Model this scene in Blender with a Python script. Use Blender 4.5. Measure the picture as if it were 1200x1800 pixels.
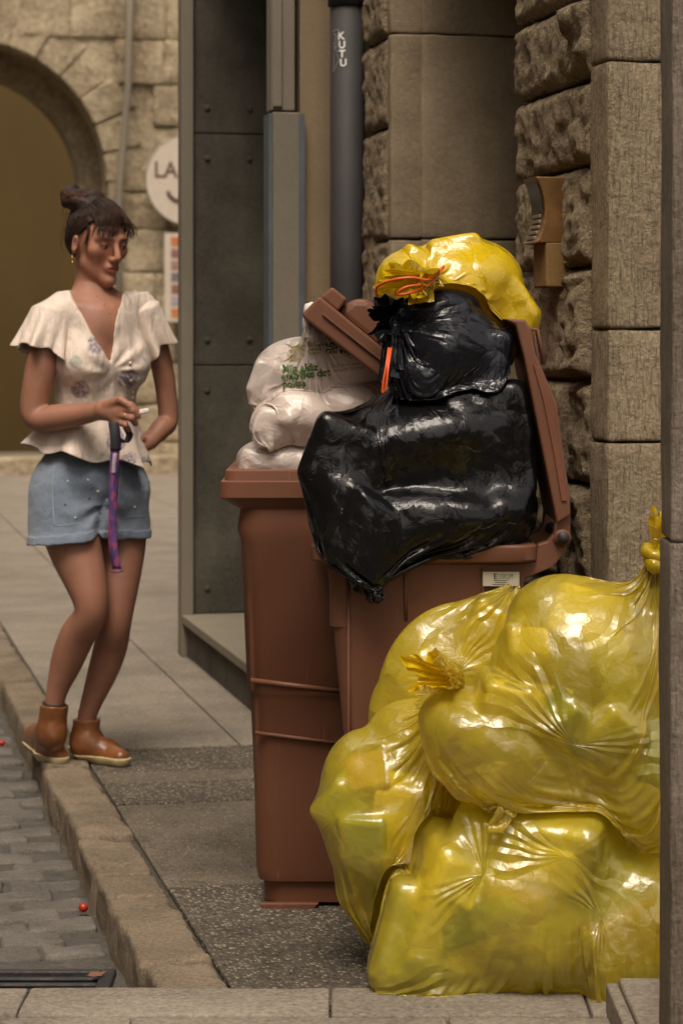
import bpy, bmesh, math, random
import numpy as np
from mathutils import Vector, Matrix
from mathutils.bvhtree import BVHTree

random.seed(7)
RNG = np.random.default_rng(7)
for o in list(bpy.data.objects):
    bpy.data.objects.remove(o)
SC = bpy.context.scene
COL = SC.collection
R = math.radians

# ------------------------------------------------------------------ camera
CAM_H = 1.2                      # eye height above the pavement
YAW = math.atan(895 / 4200)      # street axis is +Y, the lens is turned to the wall on the right
cam_data = bpy.data.cameras.new('camera')
cam = bpy.data.objects.new('camera', cam_data)
COL.objects.link(cam)
cam.location = (0, 0, CAM_H)
cam.rotation_euler = (R(90), 0, -YAW)
cam_data.sensor_fit = 'VERTICAL'
cam_data.sensor_height = 36
cam_data.sensor_width = 24
cam_data.lens = 84
cam_data.shift_y = -280 / 1800
cam_data.clip_end = 300
cam_data.dof.use_dof = True
cam_data.dof.focus_distance = 4.85
cam_data.dof.aperture_fstop = 7.0
SC.camera = cam

# ------------------------------------------------------------------ world, sun, exposure
SUN_EL, SUN_AZ = 62, 200         # sun high, behind the lens and to the left of the street
world = bpy.data.worlds.new('World')
SC.world = world
world.use_nodes = True
wt = world.node_tree
wt.nodes.clear()
sky = wt.nodes.new('ShaderNodeTexSky')
sky.sky_type = 'NISHITA'
sky.sun_disc = False
sky.sun_elevation = R(SUN_EL)
sky.sun_rotation = R(SUN_AZ)
sky.dust_density = 4.0
hs = wt.nodes.new('ShaderNodeHueSaturation')
hs.inputs['Saturation'].default_value = 0.25
mixw = wt.nodes.new('ShaderNodeMix')
mixw.data_type = 'RGBA'
mixw.blend_type = 'MULTIPLY'
mixw.inputs['Factor'].default_value = 1
mixw.inputs['B'].default_value = (1.0, 0.90, 0.80, 1)
bg = wt.nodes.new('ShaderNodeBackground')
bg.inputs['Strength'].default_value = 0.13
wo = wt.nodes.new('ShaderNodeOutputWorld')
wt.links.new(sky.outputs['Color'], hs.inputs['Color'])
wt.links.new(hs.outputs['Color'], mixw.inputs['A'])
wt.links.new(mixw.outputs['Result'], bg.inputs['Color'])
wt.links.new(bg.outputs['Background'], wo.inputs['Surface'])

sun_data = bpy.data.lights.new('sun', 'SUN')
sun_data.energy = 1.2
sun_data.angle = R(25)
sun_data.color = (1.0, 0.88, 0.74)
sun = bpy.data.objects.new('sun', sun_data)
COL.objects.link(sun)
sun.rotation_euler = (R(90 - SUN_EL), 0, R(180 - SUN_AZ))

SC.view_settings.view_transform = 'Standard'
SC.view_settings.look = 'None'
SC.view_settings.gamma = 1
SC.view_settings.exposure = 0.82
SC.view_settings.use_curve_mapping = False
SC.render.engine = 'CYCLES'
SC.cycles.use_denoising = True
SC.cycles.max_bounces = 7
SC.cycles.transparent_max_bounces = 10
SC.cycles.caustics_reflective = False
SC.cycles.caustics_refractive = False
SC.cycles.sample_clamp_indirect = 4

# ------------------------------------------------------------------ helpers
FPX = 4200.0
_cy, _sy = math.cos(YAW), math.sin(YAW)
def cam2world(xc, zc, z):
    return Vector((xc * _cy + zc * _sy, -xc * _sy + zc * _cy, z))
def at(px, py, d):
    """world point seen at photo position (px, py), d metres along the lens axis"""
    return cam2world((px - 600) / FPX * d, d, CAM_H - (py - 620) / FPX * d)
def ground(px, py, z=0.0):
    d = (CAM_H - z) * FPX / (py - 620)
    return at(px, py, d)

# ---- numpy noise
def _hash(ix, iy, iz, s):
    h = (ix * 374761393 + iy * 668265263 + iz * 2147483647 + s * 974634777) & 0xFFFFFFFF
    h = ((h ^ (h >> 13)) * 1274126177) & 0xFFFFFFFF
    return ((h ^ (h >> 16)) & 0xFFFF) / 65535.0
def vnoise(p, s=0):
    p = np.asarray(p, dtype=np.float64)
    i = np.floor(p).astype(np.int64)
    f = p - i
    f = f * f * (3 - 2 * f)
    out = 0
    for a in (0, 1):
        for b in (0, 1):
            for c in (0, 1):
                w = (f[..., 0] if a else 1 - f[..., 0]) * (f[..., 1] if b else 1 - f[..., 1]) * (f[..., 2] if c else 1 - f[..., 2])
                out = out + w * _hash(i[..., 0] + a, i[..., 1] + b, i[..., 2] + c, s)
    return out * 2 - 1
def fbm(p, octs=4, s=0, gain=0.5):
    p = np.asarray(p, dtype=np.float64)
    t, a, n = 0, 1.0, 0
    for k in range(octs):
        t = t + a * vnoise(p * 2 ** k, s + k * 17)
        n += a
        a *= gain
    return t / n
def smoothstep(a, b, x):
    t = np.clip((x - a) / (b - a), 0, 1)
    return t * t * (3 - 2 * t)

# ---- object helpers
def mesh_from(name, verts, faces, smooth=True):
    me = bpy.data.meshes.new(name)
    verts = np.asarray(verts, dtype=np.float64)
    me.from_pydata(verts.tolist() if len(verts) < 400 else list(map(tuple, verts)), [], faces if isinstance(faces, list) else faces.tolist())
    me.update()
    if smooth:
        me.polygons.foreach_set('use_smooth', np.ones(len(me.polygons), dtype=bool))
    return me
def tag(o, label=None, cat=None, group=None, kind=None):
    if label: o['label'] = label
    if cat: o['category'] = cat
    if group: o['group'] = group
    if kind: o['kind'] = kind
    return o
def link(name, me, mat=None, parent=None):
    o = bpy.data.objects.new(name, me)
    COL.objects.link(o)
    if mat is not None and not me.materials:
        me.materials.append(mat)
    if parent is not None:
        o.parent = parent
        o.matrix_parent_inverse = parent.matrix_basis.inverted()
    return o
def empty(name, loc):
    o = bpy.data.objects.new(name, None)
    COL.objects.link(o)
    o.empty_display_size = 0.1
    o.location = loc
    return o
def add(name, verts, faces, mat, parent=None, smooth=True):
    return link(name, mesh_from(name, verts, faces, smooth), mat, parent)
def bm_obj(name, bm, mat, parent=None, smooth=False, bevel=0.0, seg=2):
    me = bpy.data.meshes.new(name)
    bmesh.ops.recalc_face_normals(bm, faces=bm.faces)
    bm.to_mesh(me)
    bm.free()
    if smooth:
        me.polygons.foreach_set('use_smooth', np.ones(len(me.polygons), dtype=bool))
    o = link(name, me, mat, parent)
    if bevel:
        m = o.modifiers.new('bevel', 'BEVEL')
        m.width = bevel
        m.segments = seg
        m.limit_method = 'ANGLE'
        m.angle_limit = R(35)
    return o
def bm_box(bm, c, s, rot=None):
    g = bmesh.ops.create_cube(bm, size=1)
    M = Matrix.Translation(Vector(c)) @ (rot.to_4x4() if rot else Matrix()) @ Matrix.Diagonal((s[0], s[1], s[2], 1))
    bmesh.ops.transform(bm, matrix=M, verts=g['verts'])
    return g['verts']
def box(name, c, s, mat, parent=None, rot=None, bevel=0.0, smooth=False, seg=2):
    bm = bmesh.new()
    bm_box(bm, c, s, rot)
    return bm_obj(name, bm, mat, parent, smooth, bevel, seg)
def bm_tube(bm, pts, rad, n=10, cap=True):
    """swept tube through pts with a radius (or list of radii)"""
    pts = [Vector(p) for p in pts]
    rads = rad if isinstance(rad, (list, tuple)) else [rad] * len(pts)
    rings, up = [], None
    for i, p in enumerate(pts):
        t = (pts[min(i + 1, len(pts) - 1)] - pts[max(i - 1, 0)]).normalized()
        if up is None:
            up = Vector((0, 0, 1)) if abs(t.z) < 0.9 else Vector((1, 0, 0))
        a = t.cross(up).normalized()
        b = a.cross(t).normalized()
        up = b
        rings.append([bm.verts.new(p + (a * math.cos(2 * math.pi * k / n) + b * math.sin(2 * math.pi * k / n)) * rads[i]) for k in range(n)])
    for r0, r1 in zip(rings, rings[1:]):
        for k in range(n):
            bm.faces.new((r0[k], r0[(k + 1) % n], r1[(k + 1) % n], r1[k]))
    if cap:
        bm.faces.new(rings[0][::-1])
        bm.faces.new(rings[-1])
def tube(name, pts, rad, mat, parent=None, n=10):
    bm = bmesh.new()
    bm_tube(bm, pts, rad, n)
    return bm_obj(name, bm, mat, parent, True)
def catmull(pts, n=8):
    pts = [Vector(p) for p in pts]
    P = [pts[0] * 2 - pts[1]] + pts + [pts[-1] * 2 - pts[-2]]
    out = []
    for i in range(1, len(P) - 2):
        for k in range(n):
            t = k / n
            a, b, c, d = P[i - 1], P[i], P[i + 1], P[i + 2]
            out.append(0.5 * ((2 * b) + (c - a) * t + (2 * a - 5 * b + 4 * c - d) * t * t + (3 * b - a - 3 * c + d) * t ** 3))
    out.append(pts[-1])
    return out
_gb = {}
def gridbox(s, res, rad, amp=0.0, freq=8.0, seed=0, octs=4):
    """rounded, noise-roughened block centred at the origin -> verts, faces"""
    s = np.asarray(s, float)
    n = np.maximum(1, np.round(s / res).astype(int))
    lines = []
    for i in range(3):
        g = np.linspace(-.5, .5, n[i] + 1)
        e = min(rad, s.min() * .45) * 1.02 / s[i]
        if s[i] > 4 * rad:
            g = np.unique(np.r_[-.5, -.5 + e * .35, -.5 + e, g[np.abs(g) < .5 - e * 1.5], .5 - e, .5 - e * .35, .5])
        lines.append(g)
    n = np.array([len(g) - 1 for g in lines])
    V, F, idx = [], [], {}
    def vid(i, j, k):
        key = (i, j, k)
        if key not in idx:
            idx[key] = len(V)
            V.append((lines[0][i], lines[1][j], lines[2][k]))
        return idx[key]
    for ax in range(3):
        u, v = [(1, 2), (2, 0), (0, 1)][ax]
        for side in (0, n[ax]):
            for a in range(n[u]):
                for b in range(n[v]):
                    q = []
                    for da, db in ((0, 0), (1, 0), (1, 1), (0, 1)):
                        t = [0, 0, 0]
                        t[ax], t[u], t[v] = side, a + da, b + db
                        q.append(vid(*t))
                    F.append(q if side else q[::-1])
    P = np.array(V) * s
    h = s / 2
    r = min(rad, h.min() * .9)
    q = np.clip(P, -(h - r), h - r)
    d = P - q
    L = np.linalg.norm(d, axis=1, keepdims=True)
    nrm = np.where(L > 1e-9, d / np.maximum(L, 1e-9), 0)
    P = q + nrm * r
    if amp:
        off = np.array([seed * 13.7, seed * 5.1, seed * 9.3])
        P = P + nrm * (fbm(P * freq + off, octs, seed) * amp)[:, None]
    return P, F
# ------------------------------------------------------------------ materials
def rgb(c):
    return (c[0], c[1], c[2], 1.0)
class NT:
    def __init__(self, name):
        self.m = bpy.data.materials.new(name)
        self.m.use_nodes = True
        self.t = self.m.node_tree
        self.t.nodes.clear()
        self.out = self.t.nodes.new('ShaderNodeOutputMaterial')
        self._pos = None
    def n(self, typ, **kw):
        nd = self.t.nodes.new('ShaderNode' + typ)
        for k, v in kw.items():
            setattr(nd, k, v)
        return nd
    def put(self, sock, v):
        if v is None:
            return
        if isinstance(v, bpy.types.NodeSocket):
            self.t.links.new(v, sock)
        elif isinstance(v, (tuple, list)) and sock.type == 'RGBA' and len(v) == 3:
            sock.default_value = rgb(v)
        else:
            sock.default_value = v
    def pos(self):
        if self._pos is None:
            self._pos = self.n('NewGeometry').outputs['Position']
        return self._pos
    def obj(self):
        return self.n('TexCoord').outputs['Object']
    def mapping(self, vec, scale=(1, 1, 1), rot=(0, 0, 0), loc=(0, 0, 0)):
        m = self.n('Mapping')
        self.put(m.inputs['Vector'], vec)
        m.inputs['Scale'].default_value = scale
        m.inputs['Rotation'].default_value = rot
        m.inputs['Location'].default_value = loc
        return m.outputs[0]
    def noise(self, scale, detail=4, rough=.55, vec=None, dist=0.0, out='Fac'):
        nd = self.n('TexNoise')
        self.put(nd.inputs['Vector'], vec if vec is not None else self.pos())
        nd.inputs['Scale'].default_value = scale
        nd.inputs['Detail'].default_value = detail
        nd.inputs['Roughness'].default_value = rough
        nd.inputs['Distortion'].default_value = dist
        return nd.outputs[out]
    def voro(self, scale, vec=None, feature='F1', out='Distance', rnd=1.0):
        nd = self.n('TexVoronoi', feature=feature)
        self.put(nd.inputs['Vector'], vec if vec is not None else self.pos())
        nd.inputs['Scale'].default_value = scale
        nd.inputs['Randomness'].default_value = rnd
        return nd.outputs[out]
    def ramp(self, fac, stops, interp='LINEAR'):
        nd = self.n('ValToRGB')
        nd.color_ramp.interpolation = interp
        el = nd.color_ramp.elements
        while len(el) < len(stops):
            el.new(0.5)
        for e, (p, c) in zip(el, stops):
            e.position = p
            e.color = rgb(c) if isinstance(c, (tuple, list)) else (c, c, c, 1)
        self.put(nd.inputs['Fac'], fac)
        return nd.outputs['Color']
    def mix(self, fac, a, b, mode='MIX'):
        nd = self.n('Mix', data_type='RGBA', blend_type=mode)
        self.put(nd.inputs['Factor'], fac)
        self.put(nd.inputs['A'], a)
        self.put(nd.inputs['B'], b)
        return nd.outputs['Result']
    def math(self, op, a, b=None, c=None, clamp=False):
        nd = self.n('Math', operation=op, use_clamp=clamp)
        self.put(nd.inputs[0], a)
        self.put(nd.inputs[1], b)
        self.put(nd.inputs[2], c)
        return nd.outputs[0]
    def bump(self, h, dist=.01, strength=1.0, normal=None):
        nd = self.n('Bump')
        self.put(nd.inputs['Height'], h)
        nd.inputs['Distance'].default_value = dist
        nd.inputs['Strength'].default_value = strength
        self.put(nd.inputs['Normal'], normal)
        return nd.outputs[0]
    def bsdf(self, color, rough=.6, normal=None, **kw):
        nd = self.n('BsdfPrincipled')
        self.put(nd.inputs['Base Color'], color)
        self.put(nd.inputs['Roughness'], rough)
        self.put(nd.inputs['Normal'], normal)
        for k, v in kw.items():
            self.put(nd.inputs[k.replace('_', ' ')], v)
        return nd.outputs[0]
    def mixsh(self, fac, a, b):
        nd = self.n('MixShader')
        self.put(nd.inputs[0], fac)
        self.put(nd.inputs[1], a)
        self.put(nd.inputs[2], b)
        return nd.outputs[0]
    def done(self, sh):
        self.t.links.new(sh, self.out.inputs['Surface'])
        return self.m
    def island(self):
        return self.n('ObjectInfo').outputs['Random']

def mul(c, k):
    return tuple(x * k for x in c)
def m_plain(name, c, rough=.5, var=.15, scale=12, bump=0.0, bscale=60, **kw):
    t = NT(name)
    col = t.ramp(t.noise(scale, 5), [(.3, mul(c, 1 - var)), (.7, mul(c, 1 + var))])
    nm = t.bump(t.noise(bscale, 4), bump) if bump else None
    return t.done(t.bsdf(col, rough, nm, **kw))
def m_stone(name, c1, c2, dark, scale=3.0, bump=.01, bscale=28, streak=False, pits=.0, speck=.25, patina=.5, con=.2):
    """weathered stone: two tones, per-block shift, dark stains and pitting"""
    t = NT(name)
    p = t.pos()
    col = t.ramp(t.noise(scale, 6, .6), [(.5 - con, c1), (.5 + con, c2)])
    col = t.mix(t.math('MULTIPLY', t.island(), .45), col, mul(c1, .72))
    st = t.ramp(t.noise(scale * .55, 5, .65, t.mapping(p, (1, 1, .45), loc=(3, 1, 7))), [(.46, 0.0), (.66, patina)])
    col = t.mix(st, col, dark)
    fine = t.noise(bscale * 3, 6, .75)
    col = t.mix(speck, col, t.ramp(fine, [(.3, mul(dark, .8)), (.7, mul(c2, 1.35))]))
    h = t.math('ADD', t.noise(bscale, 8, .7), t.math('MULTIPLY', fine, .35))
    if streak:   # fine vertical tooling marks
        sv = t.noise(1.0, 4, .6, t.mapping(p, (170, 170, 16)))
        h = t.math('ADD', h, t.math('MULTIPLY', sv, 1.0))
        col = t.mix(t.ramp(sv, [(.36, .45), (.5, 0.0)]), col, mul(dark, .7))
    if pits:
        pv = t.voro(70)
        h = t.math('ADD', h, t.ramp(pv, [(.05, -pits), (.3, 0.0)]))
    return t.done(t.bsdf(col, .88, t.bump(h, bump), Specular_IOR_Level=.25))
# ------------------------------------------------------------------ thin plastic film, settled over its contents by a small cloth solver
def rotm(ax=0, ay=0, az=0):
    return np.array(Matrix.Rotation(R(az), 3, 'Z') @ Matrix.Rotation(R(ay), 3, 'Y') @ Matrix.Rotation(R(ax), 3, 'X'))
def prim_sdf(P, prims, grow=0.0):
    d = None
    for kind, c, h, M in prims:
        q = (P - np.asarray(c, np.float32)) @ M.astype(np.float32)
        h = np.asarray(h, np.float32)
        if kind == 'e':
            k0 = np.sqrt(((q / h) ** 2).sum(-1)) + 1e-6
            k1 = np.sqrt(((q / (h * h)) ** 2).sum(-1)) + 1e-6
            e = k0 * (k0 - 1) / k1
        else:
            r = float(h.min()) * .32
            a = np.abs(q) - (h - r)
            e = np.sqrt((np.maximum(a, 0) ** 2).sum(-1)) + np.minimum(a.max(-1), 0) - r
        d = e if d is None else np.minimum(d, e)
    return d - grow
def sdf_push(X, fn, eps=.003):
    d = fn(X)
    g = np.stack([fn(X + np.array(o, np.float32) * eps) - d for o in ((1, 0, 0), (0, 1, 0), (0, 0, 1))], -1)
    g /= np.linalg.norm(g, axis=-1, keepdims=True) + 1e-9
    return d, g

def _hull(P):
    P = P[np.lexsort((P[:, 1], P[:, 0]))]
    def half(Q):
        h = []
        for p in Q:
            while len(h) > 1 and (h[-1][0] - h[-2][0]) * (p[1] - h[-2][1]) - (h[-1][1] - h[-2][1]) * (p[0] - h[-2][0]) <= 0:
                h.pop()
            h.append(p)
        return h
    return np.array(half(P)[:-1] + half(P[::-1])[:-1])
def bag_fit(prims, K, B):
    """girth and length of film that would just wrap the contents between bottom and neck"""
    rg = np.random.default_rng(1)
    S = rg.normal(size=(260, 3)); S /= np.linalg.norm(S, axis=1, keepdims=True)
    pts = []
    for k, c, h, M_ in prims:
        U = S if k == 'e' else S / np.abs(S).max(1, keepdims=True) * .93
        pts.append((U * np.asarray(h)) @ M_.T + np.asarray(c))
    P = np.concatenate(pts)
    ax = (K - B) / np.linalg.norm(K - B)
    a = np.cross(ax, (0.31, .77, .55)); a /= np.linalg.norm(a)
    b = np.cross(ax, a)
    H = _hull(np.stack([P @ a, P @ b], -1))
    C = np.linalg.norm(H - np.roll(H, -1, 0), axis=1).sum()
    Ls = []
    for t in np.linspace(0, np.pi, 8, endpoint=False):
        w = math.cos(t) * a + math.sin(t) * b
        Q = np.stack([np.r_[P @ ax, K @ ax, B @ ax], np.r_[P @ w, K @ w, B @ w]], -1)
        H = _hull(Q)
        Ls.append(np.linalg.norm(H - np.roll(H, -1, 0), axis=1).sum() / 2)
    return C, float(np.percentile(Ls, 60))
def sim_bag(prims, knot, bottom, C, L, side, tail=.12, M=120, N=78, steps=130, colliders=(), floor=None, seed=0,
            suck=.0012, grav=.0008, seam=True, tail_dir=None, slack=1.0, ring=.016, pins=(), bend=.06, flat=1.0, fine=26):
    """film tube of circumference C and length L from a bottom seam to a tied neck, plus a loose tail; returns the grid"""
    rng = np.random.default_rng(seed)
    K = np.array(knot, np.float32)
    B = np.array(bottom, np.float32)
    ax = (K - B) / np.linalg.norm(K - B)
    sd = np.array(side, np.float32)
    sd = sd - ax * (sd @ ax)
    sd /= np.linalg.norm(sd)
    ot = np.cross(ax, sd)
    th = np.arange(M) / M * 2 * np.pi
    C0, L0 = bag_fit(prims, K.astype(float), B.astype(float))
    lo = np.min([np.asarray(c) - np.max(h) * .8 for _, c, h, _ in prims], 0)
    hi = np.max([np.asarray(c) + np.max(h) * .8 for _, c, h, _ in prims], 0)
    cen = (lo + hi) / 2 - (B + K) / 2
    cen = (cen - ax * (cen @ ax)).astype(np.float32)
    C, L = C0 * C, L0 * L
    NT_ = max(2, int(N * tail / L)) if tail else 0
    rows = N + NT_
    X = np.zeros((rows, M, 3), np.float32)
    R0 = C / (2 * np.pi)
    for i in range(N):
        v = i / (N - 1)
        f = smoothstep(0, .30, v) if seam else np.sqrt(np.clip(v / .25, 0, 1))
        a = (C / 4 * (1 - f) + R0 * f) if seam else R0 * f
        b = max(R0 * f * flat, .002)
        a = a * (1 + .5 * (1 - flat))
        g = 1 - smoothstep(.76, 1.0, v) * (1 - ring / R0)
        X[i] = (B + (K - B) * v + 4 * v * (1 - v) * cen)[None] + g * (a * np.cos(th)[:, None] * sd + b * np.sin(th)[:, None] * ot)
    td = ax if tail_dir is None else np.array(tail_dir, np.float32) / np.linalg.norm(tail_dir)
    t1 = np.cross(td, sd); t1 /= np.linalg.norm(t1)
    t2 = np.cross(t1, td)
    for j in range(NT_):
        w = (j + 1) / NT_
        rr = ring + (R0 * .45) * w ** 1.3
        ph = th + .25 * np.sin(3 * th + seed)
        X[N + j] = K + td * (tail * .8 * w) + rr * (.9 * np.cos(ph)[:, None] * t2 + .5 * np.sin(ph)[:, None] * t1)
        X[N + j] += (td * (.02 * w * np.sin(5 * th + seed))[:, None]).astype(np.float32)
    X += rng.normal(0, .003, X.shape).astype(np.float32)
    ringrow = K + ring * (np.cos(th)[:, None] * sd + np.sin(th)[:, None] * ot)
    ringrow = ringrow.astype(np.float32) + ((ax * .006)[None] * np.sin(7 * th)[:, None]).astype(np.float32)
    du, dv = C / M * slack, L / (N - 1) * slack
    dd = math.hypot(du, dv)
    Xp = X.copy()
    flip = (-np.arange(M)) % M
    pushfn = lambda P: prim_sdf(P, prims)
    G = np.array([0, 0, -grav], np.float32)
    W = np.zeros((rows, M, 1), np.float32)
    def con(A, Bv, rest, ks, kc):
        d = Bv - A
        l = np.sqrt((d * d).sum(-1, keepdims=True)) + 1e-9
        e = l - rest
        return d * (np.where(e > 0, ks, kc) * e / l * .5)
    def relax(X, Xp, N, M, NT_, du, dv, dd, ringrow, flip, steps, suck, colliders, bend, pins):
     for s in range(steps):
         V = (X - Xp) * .93
         Xp = X.copy()
         X = X + V + G
         if s % 4 == 0 or s > steps - 8:
             d, g = sdf_push(X, pushfn)
             act = s < steps * .8
         sk = suck * np.clip(d / .02, 0, 1)[..., None] * (1 if s < steps * .9 else .3)
         if NT_:
             sk[N - 3:] = 0
         X = X - g * sk
         for it in range(4):
             D = np.zeros_like(X)
             c = con(X, np.roll(X, -1, 1), du, 1.0, .6); D += c; D -= np.roll(c, 1, 1)
             c = con(X[:-1], X[1:], dv, 1.0, .6); D[:-1] += c; D[1:] -= c
             Y = np.roll(X, -1, 1)
             c = con(X[:-1], Y[1:], dd, .5, .15); D[:-1] += c; D[1:] -= np.roll(c, 1, 1)
             c = con(X[1:], Y[:-1], dd, .5, .15); D[1:] += c; D[:-1] -= np.roll(c, 1, 1)
             if it % 2 == 0:   # bending stiffness keeps the folds broad
                 c = con(X, np.roll(X, -2, 1), 2 * du, .03, bend); D += c; D -= np.roll(c, 2, 1)
                 c = con(X[:-2], X[2:], 2 * dv, .03, bend); D[:-2] += c; D[2:] -= c
             X = X + D * .42
             X[N - 1] = ringrow
             if seam:
                 m = (X[0] + X[0][flip]) * .5
                 X[0] = m
             else:
                 X[0] = X[0].mean(0)[None] + (X[0] - X[0].mean(0)[None]) * .2
             for (pi, pj, pp) in pins:
                 X[pi, pj] = X[pi, pj] * .5 + np.array(pp, np.float32) * .5
         dn = pushfn(X)
         X = X + g * np.clip(.002 - dn, 0, .02)[..., None] * .8
         for fn in colliders:
             if s % 4 == 1 or s > steps - 6:
                 dc, gc = sdf_push(X, fn)
                 X = X + gc * np.clip(.003 - dc, 0, .03)[..., None]
         if floor is not None:
             lo = X[..., 2] < floor
             X[..., 2] = np.maximum(X[..., 2], floor)
             X[lo, :2] = Xp[lo, :2] * .5 + X[lo, :2] * .5
         mv = X - Xp
         ln = np.linalg.norm(mv, axis=-1, keepdims=True)
         X = Xp + mv * np.minimum(1, .02 / (ln + 1e-9))
     return X, Xp
    X, Xp = relax(X, Xp, N, M, NT_, du, dv, dd, ringrow, flip, steps, suck, colliders, bend, pins)
    if fine:     # second pass on a grid twice as fine draws the small creases
        Y = np.zeros((2 * rows - 1, 2 * M, 3), np.float32)
        Y[::2, ::2] = X
        Y[::2, 1::2] = (X + np.roll(X, -1, 1)) * .5
        Y[1::2] = (Y[:-2:2] + Y[2::2]) * .5
        Y += rng.normal(0, .0012, Y.shape).astype(np.float32)
        M, N = 2 * M, 2 * N - 1
        NT_ = Y.shape[0] - N
        rr = np.zeros((M, 3), np.float32); rr[::2] = ringrow; rr[1::2] = (ringrow + np.roll(ringrow, -1, 0)) * .5
        X, Xp = relax(Y, Y.copy(), N, M, NT_, du / 2, dv / 2, dd / 2, rr, (-np.arange(M)) % M, fine, suck * .5, colliders, bend * .8, [(2 * i, 2 * j, p) for i, j, p in pins])
    return X, N
def grid_faces(rows, M):
    i = np.arange(rows - 1)[:, None]
    j = np.arange(M)[None]
    a = i * M + j
    b = i * M + (j + 1) % M
    return np.stack([a, b, b + M, a + M], -1).reshape(-1, 4)
def bag_object(X, mat, name, parent=None, sub=1):
    rows, M, _ = X.shape
    o = add(name, X.reshape(-1, 3), grid_faces(rows, M), mat, parent)
    if sub:
        m = o.modifiers.new('smooth', 'SUBSURF')
        m.levels = m.render_levels = sub
    return o
def clutter(c, rad, n, seed, rot, lo=.022, hi=.050, ks=.84):
    """angular packaging pressed against the inside of the film"""
    rg = np.random.default_rng(seed)
    out = []
    for k in range(n):
        d = rg.normal(size=3); d /= np.linalg.norm(d)
        d[1] = -abs(d[1]) if k % 3 else d[1]
        p = np.asarray(c) + np.asarray(rot) @ (d * np.asarray(rad) * ks)
        h = rg.uniform(lo, hi, 3)
        out.append(('b', tuple(p), tuple(h), np.asarray(rot) @ rotm(*rg.uniform(0, 90, 3))))
    return out
def m_film(name, c, rough, clear, trans, crease=1.0, tint=None, spec=.5, stars=(), sheen=.03, sheen_rough=None):
    """thin polythene: diffuse + light shining through + partly clear, with fine crinkles"""
    t = NT(name)
    p = t.pos()
    big = t.noise(5, 1, .5)
    wv = t.noise(9, 2, .6, out='Color')
    wsep = t.n('SeparateColor'); t.put(wsep.inputs[0], wv)
    wp = t.n('VectorMath', operation='MULTIPLY_ADD')
    t.put(wp.inputs[0], wv); wp.inputs[1].default_value = (.10, .10, .10); t.put(wp.inputs[2], p)
    def facets(scale, mp):
        nd = t.n('TexVoronoi'); t.put(nd.inputs['Vector'], mp); nd.inputs['Scale'].default_value = scale
        c_ = t.n('VectorMath', operation='SUBTRACT'); t.put(c_.inputs[0], nd.outputs['Color']); c_.inputs[1].default_value = (.5, .5, .5)
        q_ = t.n('VectorMath', operation='SUBTRACT'); t.put(q_.inputs[0], mp); t.put(q_.inputs[1], nd.outputs['Position'])
        d_ = t.n('VectorMath', operation='DOT_PRODUCT'); t.put(d_.inputs[0], c_.outputs[0]); t.put(d_.inputs[1], q_.outputs[0])
        return d_.outputs['Value']
    fac_ = t.math('ADD', t.math('MULTIPLY', facets(11, t.mapping(wp.outputs[0], (1.2, 1.2, .6), rot=(.4, .5, .1))), 60.0), t.math('MULTIPLY', facets(26, t.mapping(wp.outputs[0], (.8, .8, 1.4), rot=(.2, -.4, .3))), 40.0))
    h = fac_
    h = t.math('ADD', h, t.math('MULTIPLY', t.noise(34, 3, .6, wp.outputs[0]), .6))
    warp = t.math('ADD', t.math('MULTIPLY', wsep.outputs[0], 1.8), t.math('MULTIPLY', big, 2.2))
    gate = t.ramp(wsep.outputs[1], [(.36, .2), (.56, 1.0)])
    for k_, (sp, rad_, nf, amp) in enumerate(stars):      # tension pleats running out from a knot or a poking corner
        dv_ = t.n('VectorMath', operation='SUBTRACT'); t.put(dv_.inputs[0], p); dv_.inputs[1].default_value = sp
        def dot(v):
            d_ = t.n('VectorMath', operation='DOT_PRODUCT'); t.put(d_.inputs[0], dv_.outputs[0]); d_.inputs[1].default_value = v
            return d_.outputs['Value']
        ln_ = t.n('VectorMath', operation='LENGTH'); t.put(ln_.inputs[0], dv_.outputs[0])
        ang_ = t.math('ARCTAN2', dot((_cy, -_sy, 0)), dot((0, 0, 1)))
        uneven = t.math('MULTIPLY', t.math('SINE', t.math('MULTIPLY_ADD', ang_, 3.0, nf)), .9)
        ph_ = t.math('ADD', t.math('MULTIPLY', ang_, nf / 6.2832), t.math('ADD', uneven, warp))
        tri_ = t.math('PINGPONG', ph_, .5)
        sect = t.math('MULTIPLY_ADD', t.math('SINE', t.math('MULTIPLY_ADD', ang_, 2.0, amp)), .75, .45, clamp=True)
        fall = t.math('SUBTRACT', 1.0, t.math('DIVIDE', ln_.outputs['Value'], rad_), clamp=True)
        hh = t.math('MULTIPLY', t.math('MULTIPLY', tri_, t.math('MULTIPLY', ln_.outputs['Value'], fall)), t.math('MULTIPLY', t.math('MULTIPLY', gate, sect), amp))
        h = t.math('ADD', h, hh)
    nm = t.bump(h, .006 * crease)
    col = t.ramp(big, [(.3, mul(c, .86)), (.7, mul(c, 1.1))])
    base = t.bsdf(col, rough, nm, Specular_IOR_Level=spec)
    if trans:
        tr = t.n('BsdfTranslucent')
        t.put(tr.inputs['Color'], col); t.put(tr.inputs['Normal'], nm)
        base = t.mixsh(trans, base, tr.outputs[0])
        gl = t.n('BsdfGlossy')
        gl.inputs['Roughness'].default_value = sheen_rough or rough; t.put(gl.inputs['Normal'], nm)
    if clear:
        tp = t.n('BsdfTransparent')
        t.put(tp.inputs['Color'], tint or c)
        base = t.mixsh(clear, base, tp.outputs[0])
    if trans:
        lw = t.n('LayerWeight'); lw.inputs['Blend'].default_value = .25; t.put(lw.inputs['Normal'], nm)
        base = t.mixsh(t.math('MULTIPLY_ADD', lw.outputs['Fresnel'], .5, sheen, clamp=True), base, gl.outputs[0])
    return t.done(base)
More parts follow.
